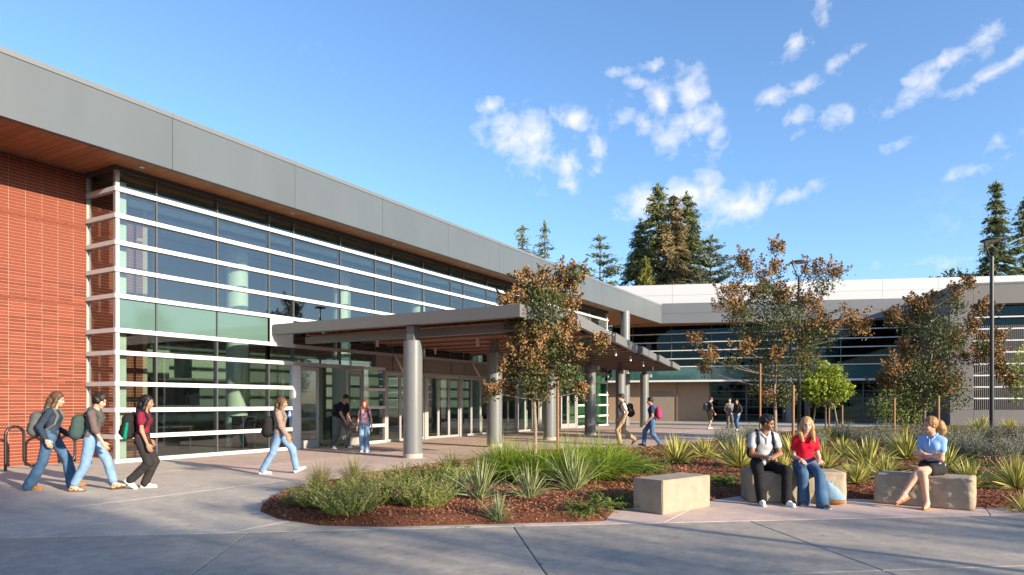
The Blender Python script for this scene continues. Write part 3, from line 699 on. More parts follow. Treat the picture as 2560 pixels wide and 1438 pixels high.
pm('greyleaf', (0.27, 0.28, 0.18), 0.75, var=0.4, vs=6, spec=0.2, transl=0.15, c2=(0.12, 0.15, 0.09))
pm('lavflower', (0.25, 0.235, 0.25), 0.8, var=0.4, vs=9, spec=0.1)
pm('pinkflower', (0.42, 0.19, 0.17), 0.7, var=0.4, vs=20, transl=0.2)
pm('myrtleleaf', (0.062, 0.085, 0.026), 0.5, var=0.55, vs=5, spec=0.4, transl=0.25, c2=(0.115, 0.122, 0.036))
pm('seedhead', (0.31, 0.185, 0.085), 0.85, var=0.6, vs=11, spec=0.1, c2=(0.22, 0.13, 0.06))
pm('bark', (0.30, 0.23, 0.165), 0.85, var=0.35, vs=10, bump=0.4, bs=30)
pm('barkdark', (0.13, 0.085, 0.06), 0.9, var=0.35, vs=6)
pm('stake', (0.29, 0.15, 0.058), 0.75, var=0.3, vs=5, stretch=(9, 9, 0.8))
pm('brightleaf', (0.40, 0.45, 0.05), 0.5, var=0.5, vs=6, transl=0.4, c2=(0.24, 0.33, 0.035))
pm('redwood', (0.10, 0.13, 0.05), 0.8, var=0.6, vs=0.5, transl=0.15, c2=(0.17, 0.18, 0.065))
pm('redwoodbrown', (0.24, 0.165, 0.065), 0.8, var=0.5, vs=0.5, transl=0.15, c2=(0.14, 0.12, 0.05))
pm('cedar', (0.11, 0.14, 0.085), 0.8, var=0.5, vs=0.6, transl=0.15, c2=(0.115, 0.13, 0.08))
pm('limeconifer', (0.23, 0.24, 0.05), 0.8, var=0.4, vs=0.6, transl=0.2)
pm('oakleaf', (0.06, 0.085, 0.025), 0.6, var=0.4, vs=1, transl=0.2)

def blades(n, base_r, L, W, elev, droop, seg=4, two=False, seed=0, curl=0.0):
    """n tapering leaf blades rising from a small disc; returns vertices, quads, material index"""
    r = np.random.RandomState(seed); az_ = r.uniform(0, 2 * np.pi, n); el = np.radians(r.uniform(elev[0], elev[1], n)); Ln = r.uniform(L[0], L[1], n); Wn = W * r.uniform(0.7, 1.15, n); dr = droop * r.uniform(0.4, 1.5, n)
    rb = base_r * np.sqrt(r.uniform(0, 1, n)); ba = az_ + r.normal(0, 0.6, n); base = np.column_stack([rb * np.cos(ba), rb * np.sin(ba), np.zeros(n)])
    d = np.column_stack([np.cos(az_) * np.cos(el), np.sin(az_) * np.cos(el), np.sin(el)]); tw = r.normal(0, 0.5, n)
    s_ = np.column_stack([-np.sin(az_) * np.cos(tw), np.cos(az_) * np.cos(tw), np.sin(tw)]); up = np.cross(s_, d)
    cols = [-1, -0.42, 0.42, 1] if two else [-1, 1]; nc = len(cols); VV = np.zeros((n, seg + 1, nc, 3))
    for i in range(seg + 1):
        t = i / seg; w = Wn * (0.55 + 0.45 * min(1, t * 4)) * (1 - t ** 2.2) + 0.0006
        c = base + d * (Ln * t)[:, None]; c[:, 2] -= dr * Ln * t ** 2.2; c[:, :2] += (d[:, :2] * (dr * Ln * t ** 2 * 0.25)[:, None])
        for j, k in enumerate(cols): VV[:, i, j] = c + s_ * (w * k)[:, None] + up * (abs(k) * w * 0.28)[:, None]
    idx = np.arange(n * (seg + 1) * nc).reshape(n, seg + 1, nc); F = []; M = []
    for i in range(seg):
        for j in range(nc - 1):
            F.append(np.stack([idx[:, i, j], idx[:, i, j + 1], idx[:, i + 1, j + 1], idx[:, i + 1, j]], 1)); M.append(np.full(n, 0 if (not two or j == 1) else 1))
    return VV.reshape(-1, 3), np.vstack(F), np.concatenate(M)
def leaves(C, size, seed=0, up=0.0, aspect=0.5, mi=0, along=None):
    """rhombic leaf quads at the points C (n,3)"""
    r = np.random.RandomState(seed); n = len(C); d = r.normal(0, 1, (n, 3)) if along is None else np.array(along, float); d[:, 2] += up; d /= np.linalg.norm(d, axis=1)[:, None]
    e = r.normal(0, 1, (n, 3)); e -= d * (e * d).sum(1)[:, None]; e /= np.linalg.norm(e, axis=1)[:, None]; L = size * r.uniform(0.6, 1.3, n)[:, None]; W = L * aspect
    V = np.stack([C - d * L * 0.5, C + e * W * 0.5, C + d * L * 0.5, C - e * W * 0.5], 1).reshape(-1, 3)
    return V, np.arange(4 * n).reshape(-1, 4), np.full(n, mi)
def merge(parts):
    V = []; F = []; M = []; b = 0
    for v, f, m in parts: V.append(v); F.append(f + b); M.append(m); b += len(v)
    return np.vstack(V), np.vstack(F), np.concatenate(M)
def sprigs(n, R_, H, seed, leaf=0.03, per=22, tip=0.3):
    """rounded shrub of upright sprigs, each a thin stem set with small leaves, tips a different colour"""
    r = np.random.RandomState(seed); az_ = r.uniform(0, 6.283, n); rr = np.sqrt(r.uniform(0, 1, n)); top = np.column_stack([R_ * rr * np.cos(az_), R_ * rr * np.sin(az_), H * (0.35 + 0.65 * np.sqrt(1 - 0.85 * rr ** 2)) * r.uniform(0.6, 1.18, n)])
    bot = np.column_stack([top[:, 0] * 0.45, top[:, 1] * 0.45, np.zeros(n)]); t = np.linspace(0.25, 1, per)
    C = bot[:, None] + (top - bot)[:, None] * t[None, :, None]; C[..., :2] += (top - bot)[:, None, :2] * ((t ** 2 - t) * 0.35)[None, :, None]
    C = C + r.normal(0, leaf * 0.24, C.shape); tipm = (np.broadcast_to(t, (n, per)) > 0.72) & (r.uniform(0, 1, (n, 1)) < tip)
    V, F, M = leaves(C.reshape(-1, 3), leaf, seed + 1, up=1.6, aspect=0.42); M = tipm.reshape(-1).astype(int)
    st = np.stack([bot - [0.003, 0, 0], bot + [0.003, 0, 0], top + [0.0015, 0, 0], top - [0.0015, 0, 0]], 1).reshape(-1, 3)
    return merge([(V, F, M), (st, np.arange(4 * n).reshape(-1, 4), np.zeros(n, int))])
def plant_mesh(name, vfm, mats): return npmesh(name, vfm[0], vfm[1], [MATS[m] for m in mats], vfm[2])
def put(name, me, x, y, s_, label, cat, group, rot=None, zs=1.0, tilt=0.0):
    o = bpy.data.objects.new(name, me); col.objects.link(o); o.location = (x, y, float(bed_z(np.array([[x, y]]))[0]) - 0.01)
    o.rotation_euler = (tilt, 0, random.uniform(0, 6.28) if rot is None else rot); o.scale = (s_, s_, s_ * zs); return tag(o, label, cat, group)
YUCCA = [
    (15.19, 4.56, 0.68, 'yellow striped yucca left of the seated man, nearer the lone stone block'),
    (16.81, 4.34, 0.57, 'smaller yellow striped yucca tucked right behind the one nearest the lone block'),
    (14.77, 3.08, 0.67, 'yellow striped yucca directly behind the seated man with the backpack'),
    (13.37, 2.04, 0.46, 'yellow striped yucca between the seated man and the girl in red'),
    (17.67, 2.42, 0.68, 'yellow striped yucca beside the tree stake behind the girl in red'),
    (14.53, 1.44, 0.58, 'yellow striped yucca just right of the girl in red'),
    (18.92, 1.44, 0.55, 'small yellow striped yucca midway between the two occupied stone seats, farther back'),
    (15.57, 0.72, 0.69, 'largest yellow striped yucca between the two occupied stone seats'),
    (12.72, 0.78, 0.40, "yellow striped yucca touching the left end of the girl in blue's seat"),
    (14.11, 0.38, 0.45, "low yellow striped yucca behind the left half of the blue shirted girl's seat"),
    (18.77, 0.08, 0.76, 'tall yellow striped yucca behind the girl in blue on her left'),
    (15.97, -0.59, 0.59, 'yellow striped yucca just right of the girl in blue'),
    (13.23, -0.84, 0.45, "yellow striped yucca behind the right end of the blue shirted girl's seat"),
    (13.42, -1.46, 0.57, 'yellow striped yucca at the right edge of the picture'),
    (11.59, -1.41, 0.38, 'low yellow striped yucca cut by the right edge of the picture'),
    (36.14, -2.68, 0.84, 'pale yucca at the foot of the near lamp post'),
    (36.81, -3.83, 0.73, 'pale yucca farther right beyond the near lamp post'),
    (26.22, 2.48, 0.49, 'small pale yucca far back under the lime green tree'),
]
FLAX = [
    (7.21, 4.40, 0.39, 'short striped flax clump nearest the front edge of the mulch bed'),
    (8.63, 4.73, 0.55, 'striped flax clump left of the lone stone block, second from the front'),
    (8.26, 5.35, 0.69, 'wide striped flax clump right of the rounded green shrubs'),
    (9.75, 4.56, 0.75, 'tall pale striped flax in front of the bright green grass'),
    (8.58, 5.92, 0.37, 'small striped flax at the right flank of the rounded shrubs'),
]
SHRUB = [
    (6.57, 7.20, 0.30, 'low grey-green shrub at the rounded tip of the mulch bed'),
    (6.47, 6.68, 0.46, 'green sprigged shrub second from the tip of the mulch bed'),
    (6.28, 6.00, 0.53, 'biggest green sprigged shrub at the front of the mulch bed'),
    (7.14, 6.21, 0.52, 'green sprigged shrub behind the biggest one, towards the building'),
    (7.27, 5.58, 0.53, 'rounded green sprigged shrub standing alone on the mulch'),
    (8.40, 6.86, 0.50, 'green sprigged shrub behind the lone rounded one, left side'),
    (8.96, 6.49, 0.57, 'green sprigged shrub behind the lone rounded one, right side'),
    (7.83, 7.20, 0.44, 'green sprigged shrub at the back of the front group'),
]
GRASS = [
    (10.27, 6.11, 0.67, 'dark green grass clump left of the young tree trunk'),
    (10.30, 5.49, 0.63, 'green grass clump at the foot of the nearest young tree'),
    (10.47, 4.97, 0.68, 'bright green arching grass clump right of the nearest tree stake'),
    (11.10, 4.69, 0.69, 'brightest green arching grass clump before the walkers'),
    (12.21, 4.71, 0.54, 'right hand end clump of the bright green grass'),
    (11.29, 6.99, 0.51, 'yellow-green grass tuft in front of the nearest canopy column'),
    (7.96, 8.22, 0.40, 'straw yellow grass tuft behind the shrubs, nearest the bed tip'),
    (8.63, 8.12, 0.42, 'straw yellow grass tuft behind the shrubs, towards the column'),
    (10.59, 7.49, 0.42, 'fine straw grass beside the nearest canopy column'),
]
JUNIPER = [
    (8.09, 3.63, 0.27, 'spreading juniper at the corner of the bed by the lone stone block'),
    (8.94, 3.65, 0.31, 'juniper in the shade of the lone stone block'),
    (12.59, 4.33, 0.40, 'low dark shrub behind the lone stone block'),
    (12.57, 4.80, 0.31, 'small dark shrub at the end of the bright grass'),
    (6.73, 4.64, 0.12, 'tiny sprig of groundcover on the front mulch'),
    (11.61, 2.68, 0.27, 'low green sprawl between the lone block and the seated man'),
    (16.52, -0.91, 0.40, 'leafy green groundcover right of the girl in blue'),
    (15.87, -1.29, 0.38, 'leafy green groundcover below the near lamp post'),
    (17.08, -2.18, 0.40, 'leafy green groundcover at the right edge'),
]
LAV = [
    (20.41, 4.54, 0.70, 'grey lavender mound left of the seated man'),
    (24.88, 4.78, 0.63),
    (22.61, 2.47, 0.58),
    (26.50, 2.00, 0.70),
    (23.38, 1.16, 0.61),
    (25.91, 0.75, 0.73),
    (21.06, 0.37, 0.54),
    (24.21, -0.26, 0.67),
    (23.46, -0.71, 0.64),
    (20.31, -0.95, 0.62),
    (19.88, -1.38, 0.58),
    (19.12, -1.78, 0.59),
    (20.41, -2.29, 0.58),
    (26.08, -1.59, 0.64),
    (26.88, -2.97, 0.64),
    (22.19, -2.91, 0.62),
    (24.03, 3.97, 0.56),
    (30.16, -0.72, 0.68),
    (27.72, -2.36, 0.64),
]
LIME = [
    (30.30, 2.57, 0.55),
    (31.34, 2.06, 0.56),
    (31.71, 1.42, 0.59),
    (27.73, 3.45, 0.54),
    (31.31, 0.83, 0.55),
    (32.59, 3.40, 0.52),
    (34.26, -1.60, 0.61),
    (32.42, 0.21, 0.53),
]
PINKF = [
    (15.50, -1.62, 0.33, 'pink flowered groundcover near the right edge'),
    (14.55, -1.23, 0.22, 'small pink flowered tuft left of the larger one'),
]
MYRTLE_A = dict(base=(15.42, 8.30), brown=[(0.04, 0.23, 4.63, 0.29), (0.36, 0.06, 4.4, 0.39), (0.71, -0.32, 4.63, 0.43), (0.98, -0.64, 4.73, 0.29), (0.68, -0.64, 4.42, 0.25), (0.17, 0.91, 4.06, 0.39), (-0.7, 0.05, 3.86, 0.31), (-0.37, 0.54, 3.55, 0.31), (0.28, 0.73, 3.09, 0.37), (0.58, -0.64, 3.91, 0.31), (0.84, -0.54, 3.45, 0.26), (-0.57, -0.24, 2.73, 0.46), (0.3, -0.61, 2.88, 0.37), (-0.52, 0.15, 2.53, 0.41), (0.17, -0.17, 2.22, 0.41), (0.09, 0.02, 1.81, 0.29), (0.29, -1.65, 2.9, 0.29), (0.28, -1.11, 2.68, 0.25), (-0.75, 0.85, 1.71, 0.21), (0.02, 0.79, 1.74, 0.21), (0.81, -0.86, 1.71, 0.21), (-0.7, 0.49, 2.35, 0.23), (0.6, -0.33, 3.19, 0.29), (-0.36, -0.29, 2.99, 0.31), (0.35, -0.3, 4.22, 0.31)],
  green=[(-0.49, -0.36, 3.6, 0.62), (-0.53, -0.68, 3.91, 0.49), (0.57, 0.19, 2.58, 0.62), (-0.44, -0.16, 1.96, 0.46), (-0.03, -0.76, 2.06, 0.39), (0.63, 0.34, 4.22, 0.41), (0.42, 0.46, 3.09, 0.51), (-0.02, -0.63, 2.78, 0.46), (0.25, 0.78, 2.27, 0.35), (0.57, -0.88, 4.73, 0.27), (0.66, -0.71, 2.17, 0.31), (0.36, -1.18, 2.88, 0.18), (-0.13, 1.09, 1.86, 0.21), (0.26, 0.01, 1.65, 0.31)])
MYRTLE_B = dict(base=(25.82, 4.16), brown=[(0.18, -0.0, 6.97, 0.31), (-0.09, 0.91, 6.26, 0.51), (-0.19, 1.06, 6.57, 0.31), (0.65, 0.04, 6.26, 0.34), (0.15, 0.38, 5.83, 0.36), (-0.15, 1.4, 5.5, 0.36), (-1.65, 1.33, 4.86, 0.49), (-0.79, 1.24, 4.54, 0.43), (-0.07, 1.22, 4.93, 0.31), (-0.19, 0.68, 5.36, 0.31), (0.55, 0.12, 5.55, 0.36), (-0.35, -0.31, 5.12, 0.29), (0.63, -1.18, 5.97, 0.57), (0.63, -1.85, 6.0, 0.43), (0.65, -0.97, 4.86, 0.57), (0.87, -1.26, 4.39, 0.49), (0.27, -1.77, 3.97, 0.36), (0.86, -2.38, 4.17, 0.54), (1.28, -2.76, 4.0, 0.31), (1.15, -0.85, 3.54, 0.36), (-1.1, 2.56, 3.72, 0.31), (-1.66, 1.9, 2.97, 0.37), (-0.95, 2.23, 2.6, 0.21), (-1.05, 0.85, 3.29, 0.34), (-0.29, 0.79, 3.43, 0.31), (-0.24, -0.51, 3.72, 0.31), (-0.07, -1.06, 4.0, 0.29), (1.06, -0.9, 2.86, 0.31), (-0.36, -0.07, 3.12, 0.29), (-0.45, 0.2, 1.57, 0.21), (0.83, -0.13, 5.29, 0.36)],
  green=[(0.45, 0.4, 4.93, 0.74), (-0.21, -0.32, 4.14, 0.86), (0.58, 0.47, 3.4, 0.86), (0.13, -0.12, 2.54, 0.79), (0.48, -0.25, 1.79, 0.57), (0.03, -1.0, 3.0, 0.6), (0.26, 0.95, 3.97, 0.69), (0.6, -0.43, 4.93, 0.69), (0.44, 0.73, 2.4, 0.64), (1.52, -1.53, 3.72, 0.37), (-1.06, 1.3, 2.83, 0.31), (-0.43, 0.3, 5.29, 0.5), (0.09, -1.22, 3.86, 0.5), (-1.06, 0.85, 4.57, 0.36), (0.22, -1.56, 5.43, 0.36), (-0.08, -0.41, 1.57, 0.37), (-0.16, 0.54, 1.79, 0.37)])
MYRTLE_C = dict(base=(28.74, -0.46), brown=[(0.76, -0.94, 5.32, 0.4), (0.45, -0.03, 4.86, 0.43), (0.24, 0.34, 5.03, 0.32), (0.14, 0.98, 4.45, 0.37), (-0.29, 1.04, 4.6, 0.26), (0.74, -0.2, 5.17, 0.32), (0.16, -1.71, 4.71, 0.43), (0.83, -1.51, 4.14, 0.36), (0.58, 0.36, 4.43, 0.43), (-0.05, 0.5, 3.45, 0.36), (0.45, 0.46, 2.98, 0.43), (-0.11, -0.87, 3.56, 0.36), (0.17, -0.37, 2.55, 0.43), (0.32, -1.29, 2.98, 0.4), (1.13, -1.81, 3.42, 0.36), (1.45, -2.29, 3.7, 0.32), (0.28, -1.97, 2.98, 0.43), (0.93, -2.26, 2.7, 0.29), (-0.97, 0.96, 2.55, 0.5), (-0.03, 1.32, 2.12, 0.43), (-0.05, 0.8, 2.12, 0.36), (1.07, -2.69, 2.12, 0.32), (1.8, -2.42, 2.41, 0.26), (-0.3, -0.47, 1.83, 0.36), (0.73, -0.88, 2.12, 0.43), (0.32, -1.37, 5.61, 0.26)],
  green=[(-0.56, -0.62, 3.7, 0.75), (0.93, -0.42, 3.99, 0.66), (-0.48, -0.08, 2.12, 0.84), (-0.11, -0.7, 1.83, 0.84), (1.24, -0.58, 2.41, 0.72), (0.5, 0.32, 1.4, 0.65), (-0.59, 0.35, 2.7, 0.61), (1.06, -0.35, 3.13, 0.66), (0.65, -1.0, 4.89, 0.36), (0.09, 0.41, 4.02, 0.5), (0.57, -1.8, 3.3, 0.37), (-0.0, 1.2, 2.36, 0.36), (0.39, -0.07, 4.6, 0.46), (1.38, -1.0, 3.73, 0.4)])
CONIFERS = [
    (83.7, 47.1, 26.5, 2.14, 'sparse'),
    (81.7, 42.5, 26.0, 2.26, 'sparse'),
    (81.7, 34.5, 23.1, 3.20, 'open'),
    (94.0, 33.4, 27.9, 2.76, 'dense'),
    (97.2, 31.9, 33.7, 4.39, 'dense'),
    (92.4, 28.1, 30.0, 2.53, 'brown'),
    (98.3, 27.9, 32.1, 3.36, 'dense'),
    (90.9, 22.7, 23.6, 3.06, 'cedar'),
    (82.8, 28.8, 19.9, 0.71, 'lime'),
    (112.3, -10.0, 31.5, 3.13, 'dense'),
    (118.1, -14.0, 30.5, 3.90, 'dense'),
]

yu = [plant_mesh('yucca', merge([blades(120, 0.05, (0.75, 1.05), 0.028, (12, 88), 0.12, 4, True, i), blades(22, 0.05, (0.5, 0.9), 0.024, (-2, 22), 0.16, 4, True, i + 50)]), ['yellowleaf', 'yuccagreen']) for i in range(4)]
for i, (x, y, s_, lb) in enumerate(YUCCA): put('yucca', yu[i % 4], x, y, s_ * 1.3, lb, 'yucca', 'yellow striped yuccas in the bed', zs=0.92)
fx = [plant_mesh('flax', merge([blades(75, 0.08, (0.7, 1.1), 0.012, (48, 88), 0.16, 4, True, 20 + i), blades(34, 0.08, (0.6, 1.0), 0.011, (20, 52), 0.34, 4, True, 60 + i)]), ['flaxpale', 'flaxgreen']) for i in range(3)]
for i, (x, y, s_, lb) in enumerate(FLAX): put('flax', fx[i % 3], x, y, s_ * 1.15, lb, 'flax', 'striped flax clumps in the front bed')
sh = [plant_mesh('sprigged_shrub', sprigs(210, 0.72, 1.0, 30 + i, 0.052, 30, 0.3), ['sprig', 'sprigpink']) for i in range(4)]
for i, (x, y, s_, lb) in enumerate(SHRUB): put('sprigged_shrub', sh[i % 4], x, y, s_ * 1.3, lb, 'shrub', 'sprigged shrubs at the front of the bed', zs=0.62)
gr = [plant_mesh('grass_clump', blades(900, 0.16, (0.7, 1.25), 0.0065, (35, 88), 0.45, 5, False, 40 + i), ['grass']) for i in range(3)]
gs = plant_mesh('straw_grass', blades(420, 0.12, (0.6, 1.25), 0.004, (45, 89), 0.35, 4, False, 47), ['straw'])
for i, (x, y, s_, lb) in enumerate(GRASS): put('grass_clump', gs if 'straw' in lb or 'yellow-green' in lb else gr[i % 3], x, y, s_ * 1.55, lb, 'grass', 'ornamental grass clumps', zs=0.95)
def juniper_mesh(seed):
    r = np.random.RandomState(seed); P = []
    for k in range(75):
        a = r.uniform(0, 6.283); e = np.radians(r.uniform(5, 65)); L = r.uniform(0.5, 1.1); d = np.array([math.cos(a) * math.cos(e), math.sin(a) * math.cos(e), math.sin(e)]); s_ = np.array([-math.sin(a), math.cos(a), 0.0])
        for t in np.linspace(0.2, 1, 14):
            for sg in (-1, 0, 1): P.append(d * L * t + s_ * sg * 0.10 * (1.05 - t) + [0, 0, -0.25 * L * t * t] + r.normal(0, 0.012, 3))
    return leaves(np.array(P), 0.085, seed, up=0.6, aspect=0.35)
ju = [plant_mesh('low_shrub', juniper_mesh(70 + i), ['juniper']) for i in range(3)]
for i, (x, y, s_, lb) in enumerate(JUNIPER): put('low_shrub', ju[i % 3], x, y, s_ * 1.6, lb, 'shrub', 'low spreading shrubs', zs=0.75)
lv = [plant_mesh('lavender', sprigs(230, 0.75, 1.0, 80 + i, 0.06, 18, 0.4), ['greyleaf', 'lavflower']) for i in range(3)]
ORD = 'first second third fourth fifth sixth seventh eighth ninth tenth eleventh twelfth thirteenth fourteenth fifteenth sixteenth seventeenth eighteenth nineteenth'.split()
bearing = lambda q: -math.atan2(q[1], q[0])                                                        # left to right as one looks over the bed
for i, q in enumerate(sorted(LAV, key=bearing)): put('lavender', lv[i % 3], q[0], q[1], q[2], 'grey-green lavender mound behind the seated group, ' + ORD[i] + ' from the left', 'lavender', 'lavender mounds in the bed')
lm = plant_mesh('lime_grass', blades(420, 0.25, (0.6, 1.1), 0.011, (30, 88), 0.4, 4, False, 90), ['lime'])
for i, q in enumerate(sorted(LIME, key=bearing)): put('lime_grass', lm, q[0], q[1], q[2], 'lime yellow grass tuft far back by the small tree, ' + ORD[i] + ' from the left', 'grass', 'lime grass tufts far back')
pf = plant_mesh('flowering_groundcover', merge([sprigs(160, 0.9, 0.8, 95, 0.07, 10, 0.0), (lambda q: (q[0], q[1], np.ones(len(q[1]), int)))(leaves(np.column_stack([np.random.RandomState(5).uniform(-.8, .8, 260), np.random.RandomState(6).uniform(-.8, .8, 260), np.random.RandomState(8).uniform(.5, .95, 260)]), 0.09, 3, aspect=0.9))]), ['juniper', 'pinkflower'])
for q in PINKF: put('flowering_groundcover', pf, q[0], q[1], q[2] * 1.2, q[3], 'flowers', 'pink flowered groundcover')

# ------------------------------------------------------------------ trees
def limb(mb, a, b, r0, r1, sag=0.12, n=5, seed=0):
    rr = random.Random(seed); a = Vector(a); b = Vector(b); L = (b - a).length; off = Vector((rr.uniform(-1, 1), rr.uniform(-1, 1), 0)) * L * sag * 0.6 + Vector((0, 0, -L * sag))
    pts = [a.lerp(b, t) + off * (4 * t * (1 - t)) for t in [i / n for i in range(n + 1)]]
    mb.tube(pts, [r0 + (r1 - r0) * i / n for i in range(n + 1)], 6)
def myrtle(name, spec, label, seed, trunk_h, tr=0.05):
    bx, by = spec['base']; zb = 0.06; t = empty(name, (bx, by, zb), label, 'tree', 'young crape myrtle trees in the bed'); r = np.random.RandomState(seed)
    mb = MB(); mb.tube([(0, 0, -0.1), (0.02, 0.0, trunk_h * 0.5), (0.0, 0.03, trunk_h)], [tr * 1.15, tr, tr * 0.85], 8)
    zmax = max(c[2] for c in spec['green']); leader = [(0.0, 0.03, trunk_h)]
    cx = np.mean([c[0] for c in spec['green']]); cy = np.mean([c[1] for c in spec['green']])
    for k in range(1, 9): leader.append((cx * min(1, k / 5), cy * min(1, k / 5), trunk_h + (zmax - trunk_h) * k / 8))
    mb.tube(leader, [tr * 0.85 * (1 - 0.11 * k) for k in range(9)], 7)
    for i, c in enumerate(spec['brown'] + spec['green']):
        q = min(leader, key=lambda p: abs(p[2] - (c[2] - 0.1 - 0.25 * math.hypot(c[0] - p[0], c[1] - p[1])))); limb(mb, q, c[:3], 0.014, 0.004, 0.03, 4, seed + i)
    mb.build('trunk', MATS['bark'], t, True, world_space=False)
    # foliage
    C = []
    for c in spec['green']:
        n = int(540 * (c[3] / 0.5) ** 1.6 + 50); p = r.normal(0, 1, (n, 3)); p /= np.linalg.norm(p, axis=1)[:, None]; p *= (r.uniform(0, 1, n) ** 0.45)[:, None] * c[3] * np.array([1, 1, 1.0]); C.append(p + np.array(c[:3]))
    for c in spec['brown']:
        n = int(50 + 40 * c[3] / .3); p = r.normal(0, 0.42, (n, 3)) * c[3]; C.append(p + np.array(c[:3]) + [0, 0, -0.08])
    C = np.vstack(C); clump = np.round(C * 6) / 6 + r.normal(0, 0.035, C.shape); C = np.where(r.uniform(0, 1, (len(C), 1)) < 0.55, clump, C)
    V, F, M = leaves(C, 0.088, seed, aspect=0.55)
    link('foliage', npmesh('foliage', V, F, MATS['myrtleleaf']), t, False)
    for c in spec['brown']:                             # each seed head is a loose upright panicle of small capsules
        k = int(5 + 8 * c[3] / 0.3); P = []
        for j in range(k):
            o = r.normal(0, 0.34, 3) * c[3]; ax = np.array([o[0] * 0.6 + r.normal(0, .12), o[1] * 0.6 + r.normal(0, .12), c[3] * r.uniform(0.5, 1.0)]); n = 60
            tt = r.uniform(0, 1, n); wd = (0.14 * (1 - tt) + 0.02) * (0.7 + c[3]); P.append(np.array(c[:3]) + o + ax * tt[:, None] + r.normal(0, 1, (n, 3)) * wd[:, None] * 0.5)
        V, F, M = leaves(np.vstack(P), 0.06, seed + 3, aspect=0.9); tag(link('seed_head', npmesh('seed_head', V, F, MATS['seedhead']), t, False), kind='stuff')
    return t
myrtle('crape_myrtle', MYRTLE_A, 'young crape myrtle with brown seed heads in front of the entrance canopy', 11, 1.5, 0.045)
myrtle('crape_myrtle', MYRTLE_B, 'tallest young crape myrtle with brown seed heads, behind the seated man', 12, 1.9, 0.06)
myrtle('crape_myrtle', MYRTLE_C, 'young crape myrtle with brown seed heads, behind the girl in blue', 13, 1.7, 0.05)
def stake(x, y, h, r_, label, lean=(0, 0)):
    o = MB().tube([(0, 0, -0.15), (lean[0] * .5, lean[1] * .5, h * .5), (lean[0], lean[1], h), (lean[0], lean[1], h + 0.01)], [r_, r_, r_ * .97, r_ * 0.6], 10).build('tree_stake', MATS['stake'], None, True)
    o.location = (x, y, 0.08); tag(o, label, 'stake', 'wooden tree stakes')
stake(15.77, 7.83, 2.55, 0.036, 'orange-brown wooden stake right of the nearest young tree')
stake(24.0, 4.35, 2.7, 0.036, 'tall wooden stake left of the tallest young tree', (0.04, 0))
stake(21.0, 2.9, 1.9, 0.04, 'wooden stake between the seated man and the girl in red', (0.05, 0))
stake(26.0, 0.45, 1.55, 0.04, 'wooden stake left of the trunk of the right hand young tree')
stake(23.6, -0.72, 1.6, 0.04, 'wooden stake just right of the head of the girl in blue')
def leafy(name, x, y, blobs, trunk, label, mat, leaf, dens, seed, stems=((0, 0),), bark='bark', cat='tree', th=1.2, tr=0.03):
    t = empty(name, (x, y, 0.05), label, cat); r = np.random.RandomState(seed); mb = MB()
    for (dx, dy) in stems: mb.tube([(dx, dy, -0.1), (dx * 1.1, dy * 1.1, th * .5), (dx * 0.8, dy * 0.8, th)], [tr * 1.2, tr, tr * .8], 7)
    for i, b in enumerate(blobs): s0 = stems[i % len(stems)]; limb(mb, (s0[0] * .8, s0[1] * .8, th - 0.05), b[:3], tr * 0.7, 0.006, 0.04, 4, seed + i)
    mb.build('trunk', MATS[bark], t, True, world_space=False); C = []
    for b in blobs:
        n = int(dens * b[3] ** 2) + 40; p = r.normal(0, 1, (n, 3)); p /= np.linalg.norm(p, axis=1)[:, None]; p *= (r.uniform(0, 1, n) ** 0.4)[:, None] * np.array([b[3], b[3], b[3] * 0.85]); C.append(p + np.array(b[:3]))
    C = np.vstack(C); C = np.where(r.uniform(0, 1, (len(C), 1)) < 0.5, np.round(C / leaf / 2.2) * leaf * 2.2 + r.normal(0, leaf * .4, C.shape), C)
    V, F, M = leaves(C, leaf, seed, aspect=0.55); link('foliage', npmesh('foliage', V, F, MATS[mat]), t, False); return t
rb = random.Random(3)
leafy('lime_tree', 26.7, 2.6, [(0, 0, 2.45, .42), (.2, -.32, 2.2, .42), (-.2, .35, 2.15, .45), (.1, .6, 1.85, .36), (0, -.6, 1.85, .38), (.15, 0, 1.95, .48), (-.1, .1, 2.72, .26), (.0, -.36, 2.6, .22), (0, .55, 2.45, .24), (.1, -.2, 1.65, .4), (0, .3, 1.65, .38)], 1, 'small bright lime green tree among the lavender', 'brightleaf', 0.10, 3000, 21, ((0, 0), (.1, .4), (-.1, -.35)), th=1.35)
for sx, sy in ((0.15, 0.55), (0.2, -0.1), (-0.1, -0.55)):
    stake(26.6 + sx, 2.6 + sy, 1.3, 0.03, ('thin stake at the left of the lime green tree', 'thin stake in the middle of the lime green tree', 'thin stake at the right of the lime green tree')[(0.55, -0.1, -0.55).index(sy)])
leafy('loose_green_tree', 30.0, -3.9, [(0, 0.3, 3.1, .5), (.2, -.1, 2.6, .7), (-.2, .4, 2.2, .6), (0, -.5, 2.9, .6), (.1, .5, 1.7, .45), (0, -.3, 1.9, .7), (.2, -.9, 2.3, .8), (-.1, .75, 2.7, .35)], 1, 'loose yellow-green tree cut by the right edge', 'brightleaf', 0.09, 800, 22, th=1.0)
leafy('evergreen_shrub', 34.6, 0.5, [(0, 0, 1.5, .9), (.2, .5, 1.1, .7), (.1, -.6, 1.2, .8), (0, .1, 2.2, .6), (0, -.2, .7, 1.0)], 1, 'dark evergreen shrub against the shaded shopfront', 'sprig', 0.10, 700, 23, bark='barkdark', th=0.6, cat='shrub')
